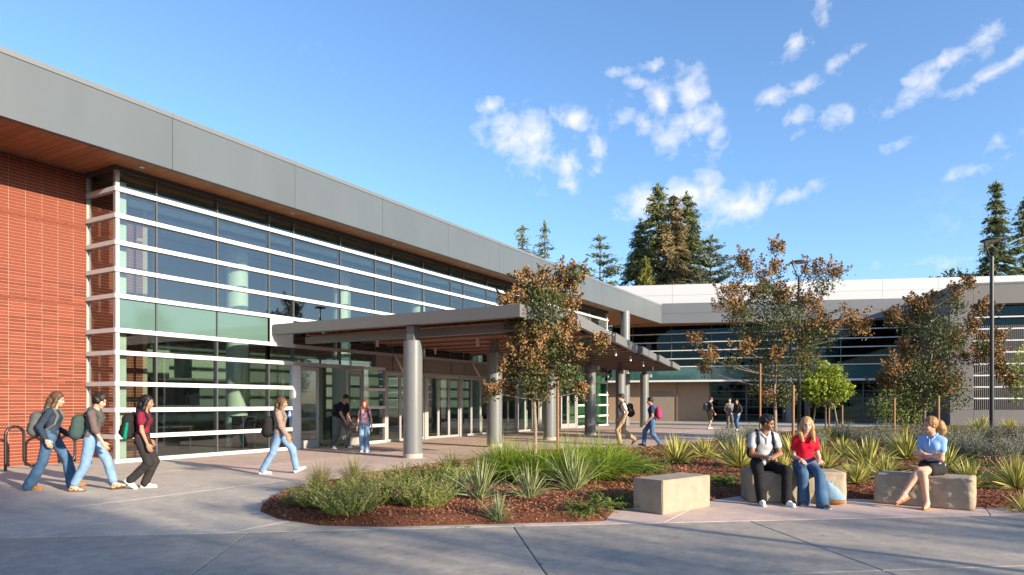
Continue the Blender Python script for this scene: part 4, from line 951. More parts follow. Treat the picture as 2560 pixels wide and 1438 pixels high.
def conifer(name, x, y, H, hw, style, label, seed):
    """trunk with whorls of drooping boughs carrying flat sprays of needles"""
    r = np.random.RandomState(seed); t = empty(name, (x, y, -0.1), label, 'tree', 'conifers standing behind the buildings')
    mb = MB(); mb.tube([(0, 0, 0), (0, 0, H * .5), (0, 0, H * .97)], [max(.18, H * .012), H * .008, 0.04], 7); C = []; D = []
    z = max(7.0, H * 0.22); ref = H - 11.0; dz = {'sparse': 0.75, 'open': 1.0, 'cedar': 0.9, 'lime': 0.35}.get(style, 0.7)
    while z < H - 0.3:
        f = (H - z) / ref; R_ = (1.7 if style in ('sparse', 'open') else 1.75 if y > 0 else 1.15) * hw * (min(1.25, f ** (0.75 if style != 'dense' else 0.85)) + 0.04); nb = {'sparse': 4, 'open': 4, 'cedar': 5, 'lime': 6}.get(style, 6 if y > 0 else 5)
        for k in range(nb):
            a = r.uniform(0, 6.283); L = R_ * r.uniform(0.55, 1.12); rise = {'open': 0.25, 'cedar': 0.28, 'lime': 0.9}.get(style, -0.05) + r.normal(0, 0.1); drp = {'open': 0.05, 'cedar': 0.08, 'lime': 0.0}.get(style, 0.28)
            n = max(3, int(L / 0.22)); tt = np.linspace(0.15, 1, n); p = np.column_stack([np.cos(a) * L * tt, np.sin(a) * L * tt, z + L * rise * tt - L * drp * tt ** 2])
            if L > 0.8: mb.tube([(0, 0, z), tuple(p[n // 2]), tuple(p[-1])], [0.05, 0.03, 0.012], 4, cap=False)
            m = {'sparse': 6, 'open': 7, 'cedar': 8, 'lime': 8}.get(style, 13)
            if style in ('sparse', 'open'): p = p[n // 3:]
            q = np.repeat(p, m, 0); sp = np.repeat((0.12 + 0.22 * np.linspace(.6, 1, len(p))), m)[:, None]; C.append(q + r.normal(0, 1, q.shape) * sp * np.array([1, 1, 0.42]) * (0.7 if style == 'lime' else 1.0) + [0, 0, -0.1]); dv = np.array([math.cos(a), math.sin(a), rise - drp - 0.15]); D.append(dv + r.normal(0, 0.45, q.shape) * [1, 1, 0.7])
        z += dz * r.uniform(0.7, 1.3)
    tp = np.column_stack([r.normal(0, 0.12, 60), r.normal(0, 0.12, 60), H - r.uniform(0, 2.0, 60)]); C.append(tp); D.append(r.normal(0, 0.35, tp.shape) + [0, 0, 1]); C = np.vstack(C); D = np.vstack(D)
    mb.build('trunk', MATS['barkdark'], t, True, world_space=False)
    V, F, M = leaves(C, 0.62, seed, aspect=0.24, along=D); link('foliage', npmesh('foliage', V, F, MATS[{'brown': 'redwoodbrown', 'cedar': 'cedar', 'lime': 'limeconifer'}.get(style, 'redwood')]), t, False)
CLAB = ['thin sparse conifer, leftmost above the main roof', 'taller thin sparse conifer, second from left above the main roof', 'open conifer with upturned boughs left of the redwood group', 'dark redwood on the left flank of the redwood group', 'tallest dark redwood in the group over the white roof band', 'brownish thinning redwood in the middle of the group', 'dark redwood right of the brownish one', 'cedar with level spreading boughs right of the redwood group', 'small yellow-green columnar conifer at the foot of the redwood group', 'tall dark redwood behind the near lamp post', 'dark redwood cut by the right edge of the picture']
for i, (x, y, H, hw, st_) in enumerate(CONIFERS): conifer('conifer', x, y, H, hw, st_, CLAB[i], 200 + i)
leafy('broadleaf_tree', 101.0, -4.5, [(0, 0, 16.6, 1.6), (.5, 1.7, 16.2, 1.4), (0, -1.8, 16.4, 1.3), (0, 3.2, 15.6, 1.3)], 1, 'distant tree top peeping over the white roof band', 'oakleaf', 0.35, 220, 31, bark='barkdark', th=13, tr=0.25)
# trees behind the viewer: their shade lies across the left foreground and they show in the glass
def shade_tree(x, y, H, R_, zb, label, seed, dens):
    r = np.random.RandomState(seed); bl = []
    for k in range(16):
        a = r.uniform(0, 6.283); q = R_ * math.sqrt(r.uniform(0, 1)) * 0.72; bl.append((q * math.cos(a), q * math.sin(a), zb + (H - zb) * r.uniform(0.12, 0.9), R_ * r.uniform(0.3, 0.45)))
    return leafy('shade_tree', x, y, bl, 1, label, 'oakleaf', 0.24, dens, seed, bark='barkdark', th=zb, tr=0.16)
shade_tree(-5.9, -25, 16.5, 6.4, 4.5, 'broad shade tree behind the viewer, left', 41, 800)
shade_tree(-4.5, -28.5, 15.5, 4.6, 6.5, 'tall shade tree behind the viewer, between the broad ones', 52, 700)
shade_tree(2.4, -23, 10.2, 2.4, 5.6, 'slim loose shade tree behind the viewer, middle', 51, 30)
shade_tree(-15, -27, 13.0, 6.5, 3.6, 'broad shade tree behind the viewer, far left', 42, 420)
shade_tree(6.4, -30, 9.2, 2.3, 3.2, 'small shade tree behind the viewer, right', 43, 300)
for i, (x, y, h) in enumerate(((22, -40, 8), (36, -42, 9), (49, -38, 8.5), (64, -43, 9.5))): shade_tree(x, y, h, 3.6, 2.4, ('first', 'second', 'third', 'fourth')[i] + ' tree of the row before the far building, from the left as reflected', 44 + i, 90)

# ------------------------------------------------------------------ lamp posts
def lamp(x, y, label, shared={}):
    if 'r' not in shared:
        r = empty('lamp_post', (0, 0, 0)); p = MB().tube([(0, 0, 0), (0, 0, 6.45)], [0.072, 0.058], 14); p.cyl(0, 0, 0, 0.06, 0.16, 0.14, 16); p.build('pole', MATS['lampdark'], r, True, world_space=False)
        a = MB()
        for s_ in (-1, 1): a.tube([(0, 0, 6.40), (s_ * 0.10, 0, 6.50), (s_ * 0.325, 0, 6.99)], 0.021, 8)
        a.build('bracket', MATS['lampdark'], r, True, world_space=False)
        h = MB(); n = 32; prof = [(0.0, 7.055), (0.24, 7.05), (0.335, 7.02), (0.345, 6.99), (0.30, 6.982), (0.0, 6.985)]
        for i in range(len(prof) - 1):
            (ra, za), (rb_, zb_) = prof[i], prof[i + 1]
            vs = [(q * math.cos(2 * math.pi * j / n), q * math.sin(2 * math.pi * j / n), zz) for q, zz in ((ra, za), (rb_, zb_)) for j in range(n)]; h.add(vs, [(j, n + j, n + (j + 1) % n, (j + 1) % n) for j in range(n)])
        hd = h.build('lamp_head', MATS['lampdark'], r, True, world_space=False); MB().cyl(0, 0, 6.970, 6.981, 0.27, n=32).build('lens', MATS['lens'], hd, True, world_space=False); shared['r'] = r; o = r
    else: o = copy_tree(shared['r'])
    o.location = (x, y, 0.0); o.rotation_euler.z = TH - R(82); tag(o, label, 'lamp post', 'dark ring lamp posts round the court'); return o
lamp(28.92, 3.77, 'dark lamp post beside the tallest young tree, partly hidden by it')
lamp(28.33, -2.41, 'dark lamp post standing clear at the right')
lamp(25.5, -8.1, 'lamp post just outside the right edge, mirrored in the glass')
lamp(36.0, -16.0, 'lamp post far outside the right edge, mirrored small in the glass')
lamp(6.2, -9.5, 'lamp post behind the viewer that casts a thin shadow across the paving')

# ------------------------------------------------------------------ stone seats
def stone_seat(c, ang, L, W, H, rough, seed, label):
    t = empty('stone_seat', (c[0], c[1], 0), label, 'stone bench', 'stone block seats along the paving'); r = np.random.RandomState(seed)
    bm = bmesh.new(); bmesh.ops.create_cube(bm, size=1.0); bmesh.ops.scale(bm, vec=(L, W, H), verts=bm.verts); bmesh.ops.translate(bm, vec=(0, 0, H / 2), verts=bm.verts)
    bmesh.ops.bevel(bm, geom=bm.edges[:], offset=0.012, segments=2, affect='EDGES'); bmesh.ops.subdivide_edges(bm, edges=[e for e in bm.edges if e.calc_length() > 0.1], cuts=22, use_grid_fill=True)
    from mathutils import noise as mn
    for v in bm.verts:
        f = v.co.y < -W / 2 + 0.02 and 0.02 < v.co.z < H - 0.02; p = v.co * 1.0 + Vector((seed, 0, 0))
        if f: v.co.y += rough * (mn.noise(p * 5.5) + 0.6 * mn.noise(p * 13) + 0.35 * mn.noise(p * 30))
        else: v.co += Vector((mn.noise(p * 9), mn.noise(p * 9 + Vector((7, 0, 0))), 0)) * 0.0035
    me = bpy.data.meshes.new('block'); bm.to_mesh(me); bm.free(); me.materials.append(MATS['stone' if rough < 0.015 else 'stonerough']); me.polygons.foreach_set('use_smooth', [rough > 0.015] * len(me.polygons))
    link('block', me, t, False); t.rotation_euler.z = ang; return t
def seat_from(fl, fr, W, H, rough, seed, label):
    fl = Vector(fl); fr = Vector(fr); d = (fr - fl); L = d.length; d.normalize(); n = Vector((-d.y, d.x))
    c = (fl + fr) / 2 + n * W / 2; return stone_seat(c, math.atan2(d.y, d.x), L, W, H, rough, seed, label)
seat_from((8.82, 2.83), (9.88, 2.47), 0.50, 0.455, 0.006, 1, 'empty smooth stone block seat at the bed corner')
seat_from((10.56, 2.06), (11.13, 0.80), 0.60, 0.465, 0.016, 2, 'stone block seat carrying the man and the girl in red')
seat_from((11.45, 0.46), (11.29, -0.76), 0.48, 0.45, 0.032, 3, 'rough faced stone block seat carrying the girl in blue')

# ------------------------------------------------------------------ bicycle rack
pts = [(0, 0, 0.0)]; rr_ = 0.185
for k in range(4):
    cx = rr_ + k * 2 * rr_
    if k % 2 == 0: pts += [(cx - rr_ * math.cos(a), 0, 0.775 + rr_ * math.sin(a)) for a in np.linspace(0, math.pi, 13)]
    else: pts += [(cx - rr_ * math.cos(a), 0, 0.26 - rr_ * math.sin(a)) for a in np.linspace(0, math.pi, 13)]
pts += [(8 * rr_ + 0.0, 0, 0.6)]
pts += [(9 * rr_ - rr_ * math.cos(a), 0, 0.775 + rr_ * math.sin(a)) for a in np.linspace(0, math.pi, 13)] + [(10 * rr_, 0, 0.0)]
rk = MB().tube(pts, 0.03, 12).build('bicycle_rack', MATS['black'], None, True); rk.location = (7.26, 16.95, 0.0); rk.rotation_euler.z = R(4); tag(rk, 'black wave shaped bicycle rack before the brick wall', 'bicycle rack')

# fallen leaves blown onto the paving round the bed
r = np.random.RandomState(77); P = np.column_stack([r.uniform(4, 24, 900), r.uniform(-3, 13, 900)]); sd = bed_sd(P); P = P[(sd < -0.02) & (r.uniform(0, 1, 900) < np.exp(sd / 0.9))]
C = np.column_stack([P, np.full(len(P), 0.012)]); V, F, M = leaves(C, 0.05, 78, aspect=0.6); V[:, 2] = 0.008 + np.abs(V[:, 2] - 0.012) * 0.35
tag(link('fallen_leaves', npmesh('fallen_leaves', V, F, MATS['seedhead'])), 'brown fallen leaves scattered on the paving beside the bed', 'leaves', kind='stuff')

# ------------------------------------------------------------------ people: bodies and clothes grown as smooth implicit surfaces
class Field:
    """smooth union of tapered capsules and ellipsoids on a grid, meshed with surface nets"""
    def __init__(s, k=0.025): s.pr = []; s.cut = []; s.k = k; s.wr = None
    def cap(s, a, b, ra, rb=None, k=None, sub=False): s.pr.append(('c', np.array(a, float), np.array(b, float), ra, ra if rb is None else rb, s.k if k is None else k, sub)); return s
    def ell(s, c, r, M=None, k=None, sub=False): s.pr.append(('e', np.array(c, float), np.array(r, float), np.eye(3) if M is None else np.array(M, float), None, s.k if k is None else k, sub)); return s
    def plane(s, p, n): n = np.array(n, float); s.cut.append((np.array(p, float), n / np.linalg.norm(n))); return s
    def chain(s, pts, rs, k=None):
        for i in range(len(pts) - 1): s.cap(pts[i], pts[i + 1], rs[i], rs[i + 1], k)
        return s
    def mesh(s, name, mat, h=0.01, smooth=True):
        lo = np.full(3, 1e9); hi = -lo
        for p in s.pr:
            if p[6]: continue
            if p[0] == 'c': m = max(p[3], p[4]); lo = np.minimum(lo, np.minimum(p[1], p[2]) - m); hi = np.maximum(hi, np.maximum(p[1], p[2]) + m)
            else: m = p[2].max(); lo = np.minimum(lo, p[1] - m); hi = np.maximum(hi, p[1] + m)
        lo -= 3 * h; hi += 3 * h; n = np.ceil((hi - lo) / h).astype(int) + 1; f = np.full(n, 0.08, np.float32)
        ax = [lo[i] + h * np.arange(n[i]) for i in range(3)]
        for p in s.pr:
            k = p[5]
            if p[0] == 'c': m = max(p[3], p[4]) + k + 2.5 * h; a0 = np.minimum(p[1], p[2]) - m; a1 = np.maximum(p[1], p[2]) + m
            else: m = p[2].max() + k + 2.5 * h; a0 = p[1] - m; a1 = p[1] + m
            i0 = np.clip(((a0 - lo) / h).astype(int), 0, n); i1 = np.clip(((a1 - lo) / h).astype(int) + 2, 0, n)
            if (i1 <= i0).any(): continue
            X = np.stack(np.meshgrid(*[ax[i][i0[i]:i1[i]] for i in range(3)], indexing='ij'), -1)
            if p[0] == 'c':
                e = p[2] - p[1]; w = X - p[1]; t = np.clip((w @ e) / max(e @ e, 1e-9), 0, 1); d = np.linalg.norm(w - t[..., None] * e, axis=-1) - (p[3] + (p[4] - p[3]) * t)
            else:
                q = (X - p[1]) @ p[3]; k0 = np.linalg.norm(q / p[2], axis=-1); k1 = np.linalg.norm(q / p[2] ** 2, axis=-1) + 1e-9; d = k0 * (k0 - 1) / k1
            sl = tuple(slice(i0[i], i1[i]) for i in range(3)); g_ = f[sl]
            if p[6]: dd = -d; hh = np.clip(0.5 + 0.5 * (dd - g_) / max(k, 1e-4), 0, 1); f[sl] = g_ + (dd - g_) * hh + k * hh * (1 - hh)
            else: hh = np.clip(0.5 + 0.5 * (g_ - d) / max(k, 1e-4), 0, 1); f[sl] = g_ + (d - g_) * hh - k * hh * (1 - hh)
        if s.wr:
            amp, fr, st = s.wr; X, Y, Z = np.meshgrid(*ax, indexing='ij', sparse=True)
            a_ = np.sin(fr * (0.8 * X * st[0] + 0.55 * Z * st[2]) + 2.1 * np.sin(fr * 0.37 * Y * st[1] + fr * 0.23 * Z) + 1.3 * np.sin(fr * 0.17 * Z + 2.0)); b_ = np.sin(fr * 1.7 * (0.35 * X * st[0] - 0.7 * Y * st[1] + 0.5 * Z * st[2]) + 1.6 * np.sin(fr * 0.61 * X + fr * 0.29 * Z)); e_ = 0.5 + 0.5 * np.sin(fr * 0.21 * Z + fr * 0.13 * X + 1.0)
            f += amp * (0.62 * a_ * e_ + 0.45 * b_ * (1.15 - e_))
        for (p0, nn) in s.cut:
            d = (ax[0][:, None, None] - p0[0]) * nn[0] + (ax[1][None, :, None] - p0[1]) * nn[1] + (ax[2][None, None, :] - p0[2]) * nn[2]; f = np.maximum(f, d.astype(np.float32))
        f[0], f[-1] = 0.05, 0.05; f[:, 0], f[:, -1] = 0.05, 0.05; f[:, :, 0], f[:, :, -1] = 0.05, 0.05
        V, F = surface_nets(f, lo, h); return npmesh(name, V, F, mat, smooth=smooth)
def surface_nets(f, lo, h):
    ins = f < 0; c = np.zeros(tuple(np.array(f.shape) - 1), np.int8)
    for dx in (0, 1):
        for dy in (0, 1):
            for dz in (0, 1): c += ins[dx:dx + c.shape[0], dy:dy + c.shape[1], dz:dz + c.shape[2]]
    act = (c > 0) & (c < 8); idx = np.full(c.shape, -1, np.int64); I = np.argwhere(act); idx[act] = np.arange(len(I)); P = np.zeros((len(I), 3)); W = np.zeros(len(I))
    cor = [(0, 0, 0), (1, 0, 0), (0, 1, 0), (1, 1, 0), (0, 0, 1), (1, 0, 1), (0, 1, 1), (1, 1, 1)]
    vals = [f[I[:, 0] + a, I[:, 1] + b, I[:, 2] + d] for a, b, d in cor]
    for (a, b) in ((0, 1), (2, 3), (4, 5), (6, 7), (0, 2), (1, 3), (4, 6), (5, 7), (0, 4), (1, 5), (2, 6), (3, 7)):
        va, vb = vals[a], vals[b]; m = (va < 0) != (vb < 0); t = np.where(m, va / np.where(m, va - vb, 1), 0); q = np.array(cor[a]) + t[:, None] * (np.array(cor[b]) - np.array(cor[a])); P += np.where(m[:, None], q, 0); W += m
    V = (I + P / W[:, None]) * h + lo; F = []
    for axi in range(3):
        a = np.take(ins, range(f.shape[axi] - 1), axi); b = np.take(ins, range(1, f.shape[axi]), axi); E = np.argwhere(a != b); u, v = [(1, 2), (2, 0), (0, 1)][axi]
        E = E[(E[:, u] > 0) & (E[:, v] > 0) & (E[:, u] < f.shape[u] - 1) & (E[:, v] < f.shape[v] - 1)]
        fl = ins[E[:, 0], E[:, 1], E[:, 2]]; q = []
        for (du, dv) in ((-1, -1), (0, -1), (0, 0), (-1, 0)):
            g_ = E.copy(); g_[:, u] += du; g_[:, v] += dv; q.append(idx[g_[:, 0], g_[:, 1], g_[:, 2]])
        q = np.stack(q, 1); q[~fl] = q[~fl][:, ::-1]; F.append(q)
    return V, np.vstack(F)
def nrm(v): v = np.array(v, float); return v / (np.linalg.norm(v) + 1e-9)
def rotm(yaw=0, pitch=0, roll=0):
    """head frame: x forward, y left, z up; positive pitch looks down, roll tips to the person's right"""
    cy, sy, cp, sp, cr, sr = math.cos(yaw), math.sin(yaw), math.cos(pitch), math.sin(pitch), math.cos(roll), math.sin(roll)
    return np.array([[cy, -sy, 0], [sy, cy, 0], [0, 0, 1]]) @ np.array([[cp, 0, sp], [0, 1, 0], [-sp, 0, cp]]) @ np.array([[1, 0, 0], [0, cr, -sr], [0, sr, cr]])
def ik(a, b, l1, l2, hint):
    a = np.array(a, float); b = np.array(b, float); d = b - a; L = np.linalg.norm(d)
    if L > l1 + l2 - 0.005: b = a + d / L * (l1 + l2 - 0.005); d = b - a; L = np.linalg.norm(d)
    u = d / L; x = (l1 ** 2 - l2 ** 2 + L * L) / (2 * L); y = math.sqrt(max(0, l1 ** 2 - x * x)); hv = np.array(hint, float); hv = hv - u * (hv @ u); return a + u * x + nrm(hv) * y, b
SKIN = {'fair': (0.56, 0.33, 0.235), 'tan': (0.40, 0.205, 0.125), 'brown': (0.27, 0.135, 0.08), 'pink': (0.60, 0.35, 0.27)}
for k, c in SKIN.items(): pm('skin_' + k, c, 0.5, var=0.12, vs=14, spec=0.35, sss=0.08, objspace=True)
def cloth(name, c, var=0.25, vs=9, rough=0.85, c2=None): return pm('cloth_' + name, c, rough, var=var, vs=vs, bump=0.25, bs=160, spec=0.15, objspace=True, c2=c2)
cloth('navy', (0.035, 0.05, 0.075)); cloth('jeans', (0.20, 0.315, 0.46), 0.35, 7, c2=(0.13, 0.225, 0.36)); cloth('darkjeans', (0.035, 0.075, 0.14), 0.4, 6, c2=(0.075, 0.15, 0.25)); cloth('midjeans', (0.075, 0.16, 0.30), 0.35, 7)
cloth('taupe', (0.135, 0.10, 0.095)); cloth('maroon', (0.20, 0.018, 0.04)); cloth('black', (0.016, 0.016, 0.018)); cloth('charcoal', (0.032, 0.030, 0.030)); cloth('hoodie', (0.30, 0.215, 0.175)); cloth('ink', (0.008, 0.011, 0.022))
cloth('greyjeans', (0.13, 0.125, 0.12), 0.4, 8); cloth('pinktop', (0.60, 0.34, 0.42), 0.12); cloth('cream', (0.62, 0.58, 0.52), 0.12); cloth('khaki', (0.42, 0.31, 0.18)); cloth('olive', (0.20, 0.17, 0.10)); cloth('palegrey', (0.46, 0.47, 0.49), 0.12); cloth('red', (0.62, 0.012, 0.035), 0.15); cloth('sky', (0.24, 0.42, 0.72), 0.12)
cloth('white', (0.72, 0.71, 0.69), 0.08); cloth('offwhite', (0.66, 0.62, 0.52), 0.1); cloth('sole', (0.60, 0.56, 0.48), 0.1); cloth('tanleather', (0.42, 0.17, 0.055)); cloth('brownleather', (0.17, 0.07, 0.035)); cloth('orange', (0.52, 0.20, 0.06)); cloth('packgrey', (0.135, 0.14, 0.13)); cloth('packgreen', (0.05, 0.085, 0.08)); cloth('packblack', (0.02, 0.02, 0.021)); cloth('packblue', (0.03, 0.07, 0.45)); cloth('packred', (0.42, 0.04, 0.09)); cloth('plaid', (0.22, 0.22, 0.24), 0.6, 30); cloth('bottle', (0.0, 0.17, 0.10), 0.1, rough=0.3); cloth('palejeans', (0.25, 0.38, 0.50), 0.2); cloth('redshoe', (0.25, 0.05, 0.05), 0.7, 30)
def hairm(name, c): return pm('hair_' + name, c, 0.5, var=0.45, vs=60, spec=0.35, stretch=(1, 1, 0.12), objspace=True, bump=0.6, bs=90)
hairm('brown', (0.11, 0.06, 0.032)); hairm('dark', (0.03, 0.019, 0.013)); hairm('black', (0.011, 0.010, 0.010)); hairm('blonde', (0.48, 0.29, 0.11)); hairm('auburn', (0.23, 0.085, 0.035)); hairm('sandy', (0.34, 0.19, 0.075))
pm('eyedark', (0.02, 0.015, 0.012), 0.3); pm('lipred', (0.40, 0.13, 0.11), 0.45); pm('brow', (0.06, 0.035, 0.02), 0.8)

def person(label, loc, face, H=1.70, sex='f', skin='fair', hip=None, lean=0.03, side_lean=0.0, twist=0.0, head=(0, 0, 0), legs=None, arms=None, top=None, bottom=None, shoes=None, hair=None, pack=None, far=False, group=None, wide=1.0, knee=None):
    """legs/arms: dict l,r of ankle/wrist targets (x fwd, y left, z up, metres at this height); hip: pelvis height"""
    h = 0.0155 if far else 0.0105; hc = 0.0155 if far else 0.0115; k = H / 1.70
    T = empty('person', (loc[0], loc[1], loc[2] if len(loc) > 2 else 0.0), label, 'person', group); T.rotation_euler.z = R(face); M = MATS
    hz = (hip if hip else 0.90) * k; P = np.array([0, 0, hz]); u = nrm([math.sin(lean), -math.sin(side_lean), math.cos(lean)]); ct, stw = math.cos(R(twist)), math.sin(R(twist)); sd = nrm(np.array([-stw, ct, 0]) - u * (np.array([-stw, ct, 0]) @ u)); fw = np.cross(sd, u)
    TM = np.stack([fw, sd, u], 1); tp = lambda a, b, c: P + TM @ (np.array([a, b, c]) * k)
    sw = 0.168 if sex == 'm' else 0.143; hw = 0.088 if sex == 'm' else 0.092
    SH = {'l': tp(-0.01, sw, 0.418), 'r': tp(-0.01, -sw, 0.418)}; HJ = {'l': P + np.array([0, hw * k, -0.02 * k]), 'r': P + np.array([0, -hw * k, -0.02 * k])}
    legs = legs or {'l': (0.02, 0.10, 0.085), 'r': (0.0, -0.10, 0.085)}; KN = {}; AN = {}; EL = {}; WR = {}
    for s_ in 'lr':
        kh = (knee or {}).get(s_, (1, 0.05 if s_ == 'l' else -0.05, 0.1)); KN[s_], AN[s_] = ik(HJ[s_], np.array(legs[s_][:3]) * k, 0.425 * k, 0.425 * k, kh)
        a = arms[s_]; EL[s_], WR[s_] = ik(SH[s_], np.array(a[:3]) * k, 0.285 * k, 0.25 * k, a[3] if len(a) > 3 else (-1, 0.25 if s_ == 'l' else -0.25, -0.1))
    NB = tp(0.0, 0, 0.485); HM = TM @ rotm(R(head[0]), R(head[1]), R(head[2] if len(head) > 2 else 0)); HC = NB + u * 0.066 * k + TM @ np.array([0.02, 0, 0]) + HM @ np.array([0.015, 0, 0.10]) * k; hp = lambda a, b, c: HC + HM @ (np.array([a, b, c]) * k)
    def torso(F, g_):
        F.ell(P + u * 0.02 * k, np.array([0.105, 0.158 if sex == 'm' else 0.168, 0.125]) * k * np.array([1, wide, 1]) + g_, TM); F.ell(tp(0, 0, 0.155), np.array([0.092, 0.132 if sex == 'm' else 0.118, 0.15]) * k * np.array([wide, wide, 1]) + g_, TM)
        F.ell(tp(0.0, 0, 0.32), np.array([0.108, 0.158 if sex == 'm' else 0.138, 0.165]) * k + g_, TM); F.cap(tp(-0.005, sw * 0.66, 0.415), tp(-0.005, -sw * 0.66, 0.415), 0.058 * k + g_)
        F.cap(tp(-0.01, 0.035, 0.465), SH['l'], 0.042 * k + g_, 0.046 * k + g_ * .7); F.cap(tp(-0.01, -0.035, 0.465), SH['r'], 0.042 * k + g_, 0.046 * k + g_ * .7)
        if sex == 'f':
            for q in (-1, 1): F.ell(tp(0.072, q * 0.062, 0.325), np.array([0.05, 0.055, 0.055]) * k + g_ * 0.6, TM)
    at = 1.0 if sex == 'm' else 0.86
    def arm(F, s_, g_, f0=0.0, f1=2.0, fore=True):
        F.cap(SH[s_], EL[s_], 0.050 * k * at + g_, 0.039 * k * at + g_)
        if fore: F.cap(EL[s_], WR[s_], 0.041 * k * at + g_, 0.027 * k * at + g_)
    def leg(F, s_, g0, g1, g2): F.cap(HJ[s_], KN[s_], 0.083 * k + g0, 0.056 * k + g1); F.cap(KN[s_], AN[s_], 0.055 * k + g1, 0.038 * k + g2)
    # skin: one continuous body
    B = Field(0.03 * k); torso(B, 0.0)
    for s_ in 'lr':
        arm(B, s_, 0.0); leg(B, s_, 0, 0, 0); c0 = KN[s_] + (AN[s_] - KN[s_]) * 0.3; B.ell(c0 + np.array([-0.014, 0, 0]), np.array([0.055, 0.052, 0.10]) * k)
    B.cap(NB - u * 0.04 * k, hp(-0.012, 0, -0.055), 0.058 * k, 0.052 * k)
    B.ell(hp(-0.012, 0, 0.02), np.array([0.095, 0.075, 0.10]) * k, HM, 0.02); B.ell(hp(0.028, 0, -0.045), np.array([0.062, 0.056, 0.07]) * k, HM, 0.02); B.ell(hp(0.068, 0, -0.095), np.array([0.02, 0.022, 0.018]) * k, HM, 0.015)
    B.cap(hp(0.083, 0, 0.005), hp(0.103, 0, -0.035), 0.009 * k, 0.0135 * k, 0.012); B.cap(hp(0.078, 0.03, 0.022), hp(0.078, -0.03, 0.022), 0.012 * k, k=0.012)
    for q in (-1, 1):
        B.ell(hp(0.09, q * 0.033, 0.0), np.array([0.014, 0.017, 0.011]) * k, HM, 0.008, True); B.ell(hp(-0.005, q * 0.078, -0.005), np.array([0.02, 0.009, 0.031]) * k, HM, 0.006); B.ell(hp(0.06, q * 0.036, -0.04), np.array([0.03, 0.026, 0.028]) * k, HM, 0.012)
    B.ell(hp(0.083, 0, -0.066), np.array([0.016, 0.025, 0.009]) * k, HM, 0.006)
    FT = {}
    for s_ in 'lr':
        L_ = legs[s_]; pt = R(L_[3]) if len(L_) > 3 else 0.0; yw = R(L_[4]) if len(L_) > 4 else (R(6) if s_ == 'l' else R(-6)); cf = np.array([math.cos(yw) * math.cos(pt), math.sin(yw) * math.cos(pt), math.sin(pt)]); cs = np.array([-math.sin(yw), math.cos(yw), 0]); cu = np.cross(cf, cs); FM = np.stack([cf, cs, cu], 1)
        fp_ = (lambda FM, A: (lambda a, b, c: A + FM @ (np.array([a, b, c]) * k)))(FM, AN[s_]); FT[s_] = (FM, fp_)
        B.cap(fp_(-0.035, 0, -0.045), fp_(0.06, 0, -0.045), 0.032 * k, 0.030 * k); B.cap(fp_(0.06, 0, -0.045), fp_(0.15, 0, -0.06), 0.034 * k, 0.019 * k); B.cap(fp_(0.0, 0, 0), fp_(0.09, 0, -0.045), 0.036 * k, 0.024 * k)
        # hand
        a = arms[s_]; hd = nrm(a[4]) if len(a) > 4 else nrm(WR[s_] - EL[s_]); pn = nrm(a[5]) if len(a) > 5 else np.array([0, -1.0 if s_ == 'l' else 1.0, 0]); pn = nrm(pn - hd * (pn @ hd)); sx = np.cross(hd, pn); cu_ = a[6] if len(a) > 6 else 0.5; HMx = np.stack([hd, sx, pn], 1); w0 = WR[s_]
        B.ell(w0 + hd * 0.05 * k, np.array([0.055, 0.041, 0.018]) * k, HMx, 0.012)
        thumbside = 1 if (sx @ np.array([1, 0, 0.4])) > 0 else -1
        for j, (o, ln) in enumerate(((-0.031, 0.062), (-0.0105, 0.078), (0.0105, 0.082), (0.031, 0.072))):
            q0 = w0 + hd * 0.085 * k + sx * o * thumbside * k; d1 = nrm(hd * math.cos(cu_ * 0.5) + pn * math.sin(cu_ * 0.5)); d2 = nrm(hd * math.cos(cu_ * 1.5) + pn * math.sin(cu_ * 1.5)); q1 = q0 + d1 * ln * 0.5 * k; q2 = q1 + d2 * ln * 0.5 * k; B.cap(q0, q1, 0.0095 * k, 0.009 * k, 0.003); B.cap(q1, q2, 0.009 * k, 0.008 * k, 0.003)
        q0 = w0 + hd * 0.03 * k + sx * thumbside * 0.034 * k; q1 = q0 + nrm(hd * 0.8 + sx * thumbside * 0.5 + pn * 0.35) * 0.04 * k; q2 = q1 + nrm(hd + pn * 0.35) * 0.032 * k; B.cap(q0, q1, 0.012 * k, 0.0105 * k, 0.006); B.cap(q1, q2, 0.0105 * k, 0.009 * k, 0.004)
    link('body', B.mesh('body', M['skin_' + skin], h), T, False)
    if not far:
        for q in (-1, 1):
            link('eye', Field(0.002).ell(hp(0.0835, q * 0.033, 0.0), np.array([0.008, 0.0125, 0.006]) * k, HM).mesh('eye', M['eyedark'], 0.0032), T, False); link('eyebrow', Field(0.003).cap(hp(0.091, q * 0.018, 0.023), hp(0.083, q * 0.048, 0.022), 0.0045 * k, 0.0035 * k).mesh('eyebrow', M['brow'], 0.0032), T, False)
        link('lips', Field(0.003).cap(hp(0.094, 0.018, -0.066), hp(0.094, -0.018, -0.066), 0.0065 * k, 0.0065 * k).mesh('lips', M['lipred'], 0.0036), T, False)
    # trousers, shorts
    bn, bm_ = bottom[0], M['cloth_' + bottom[1]]; flare = bottom[2] if len(bottom) > 2 else 0.012; F = Field(0.028 * k); F.wr = (0.0045, 38, (1, 1, 0.8)); g_ = 0.013
    F.ell(P + u * 0.02 * k, np.array([0.105, 0.158 if sex == 'm' else 0.168, 0.13]) * k * np.array([1, wide, 1]) + g_, TM); F.ell(tp(0, 0, 0.09), np.array([0.096, 0.138 if sex == 'm' else 0.128, 0.11]) * k * np.array([1, wide, 1]) + g_ * .7, TM); F.plane(tp(0, 0, 0.13), u)
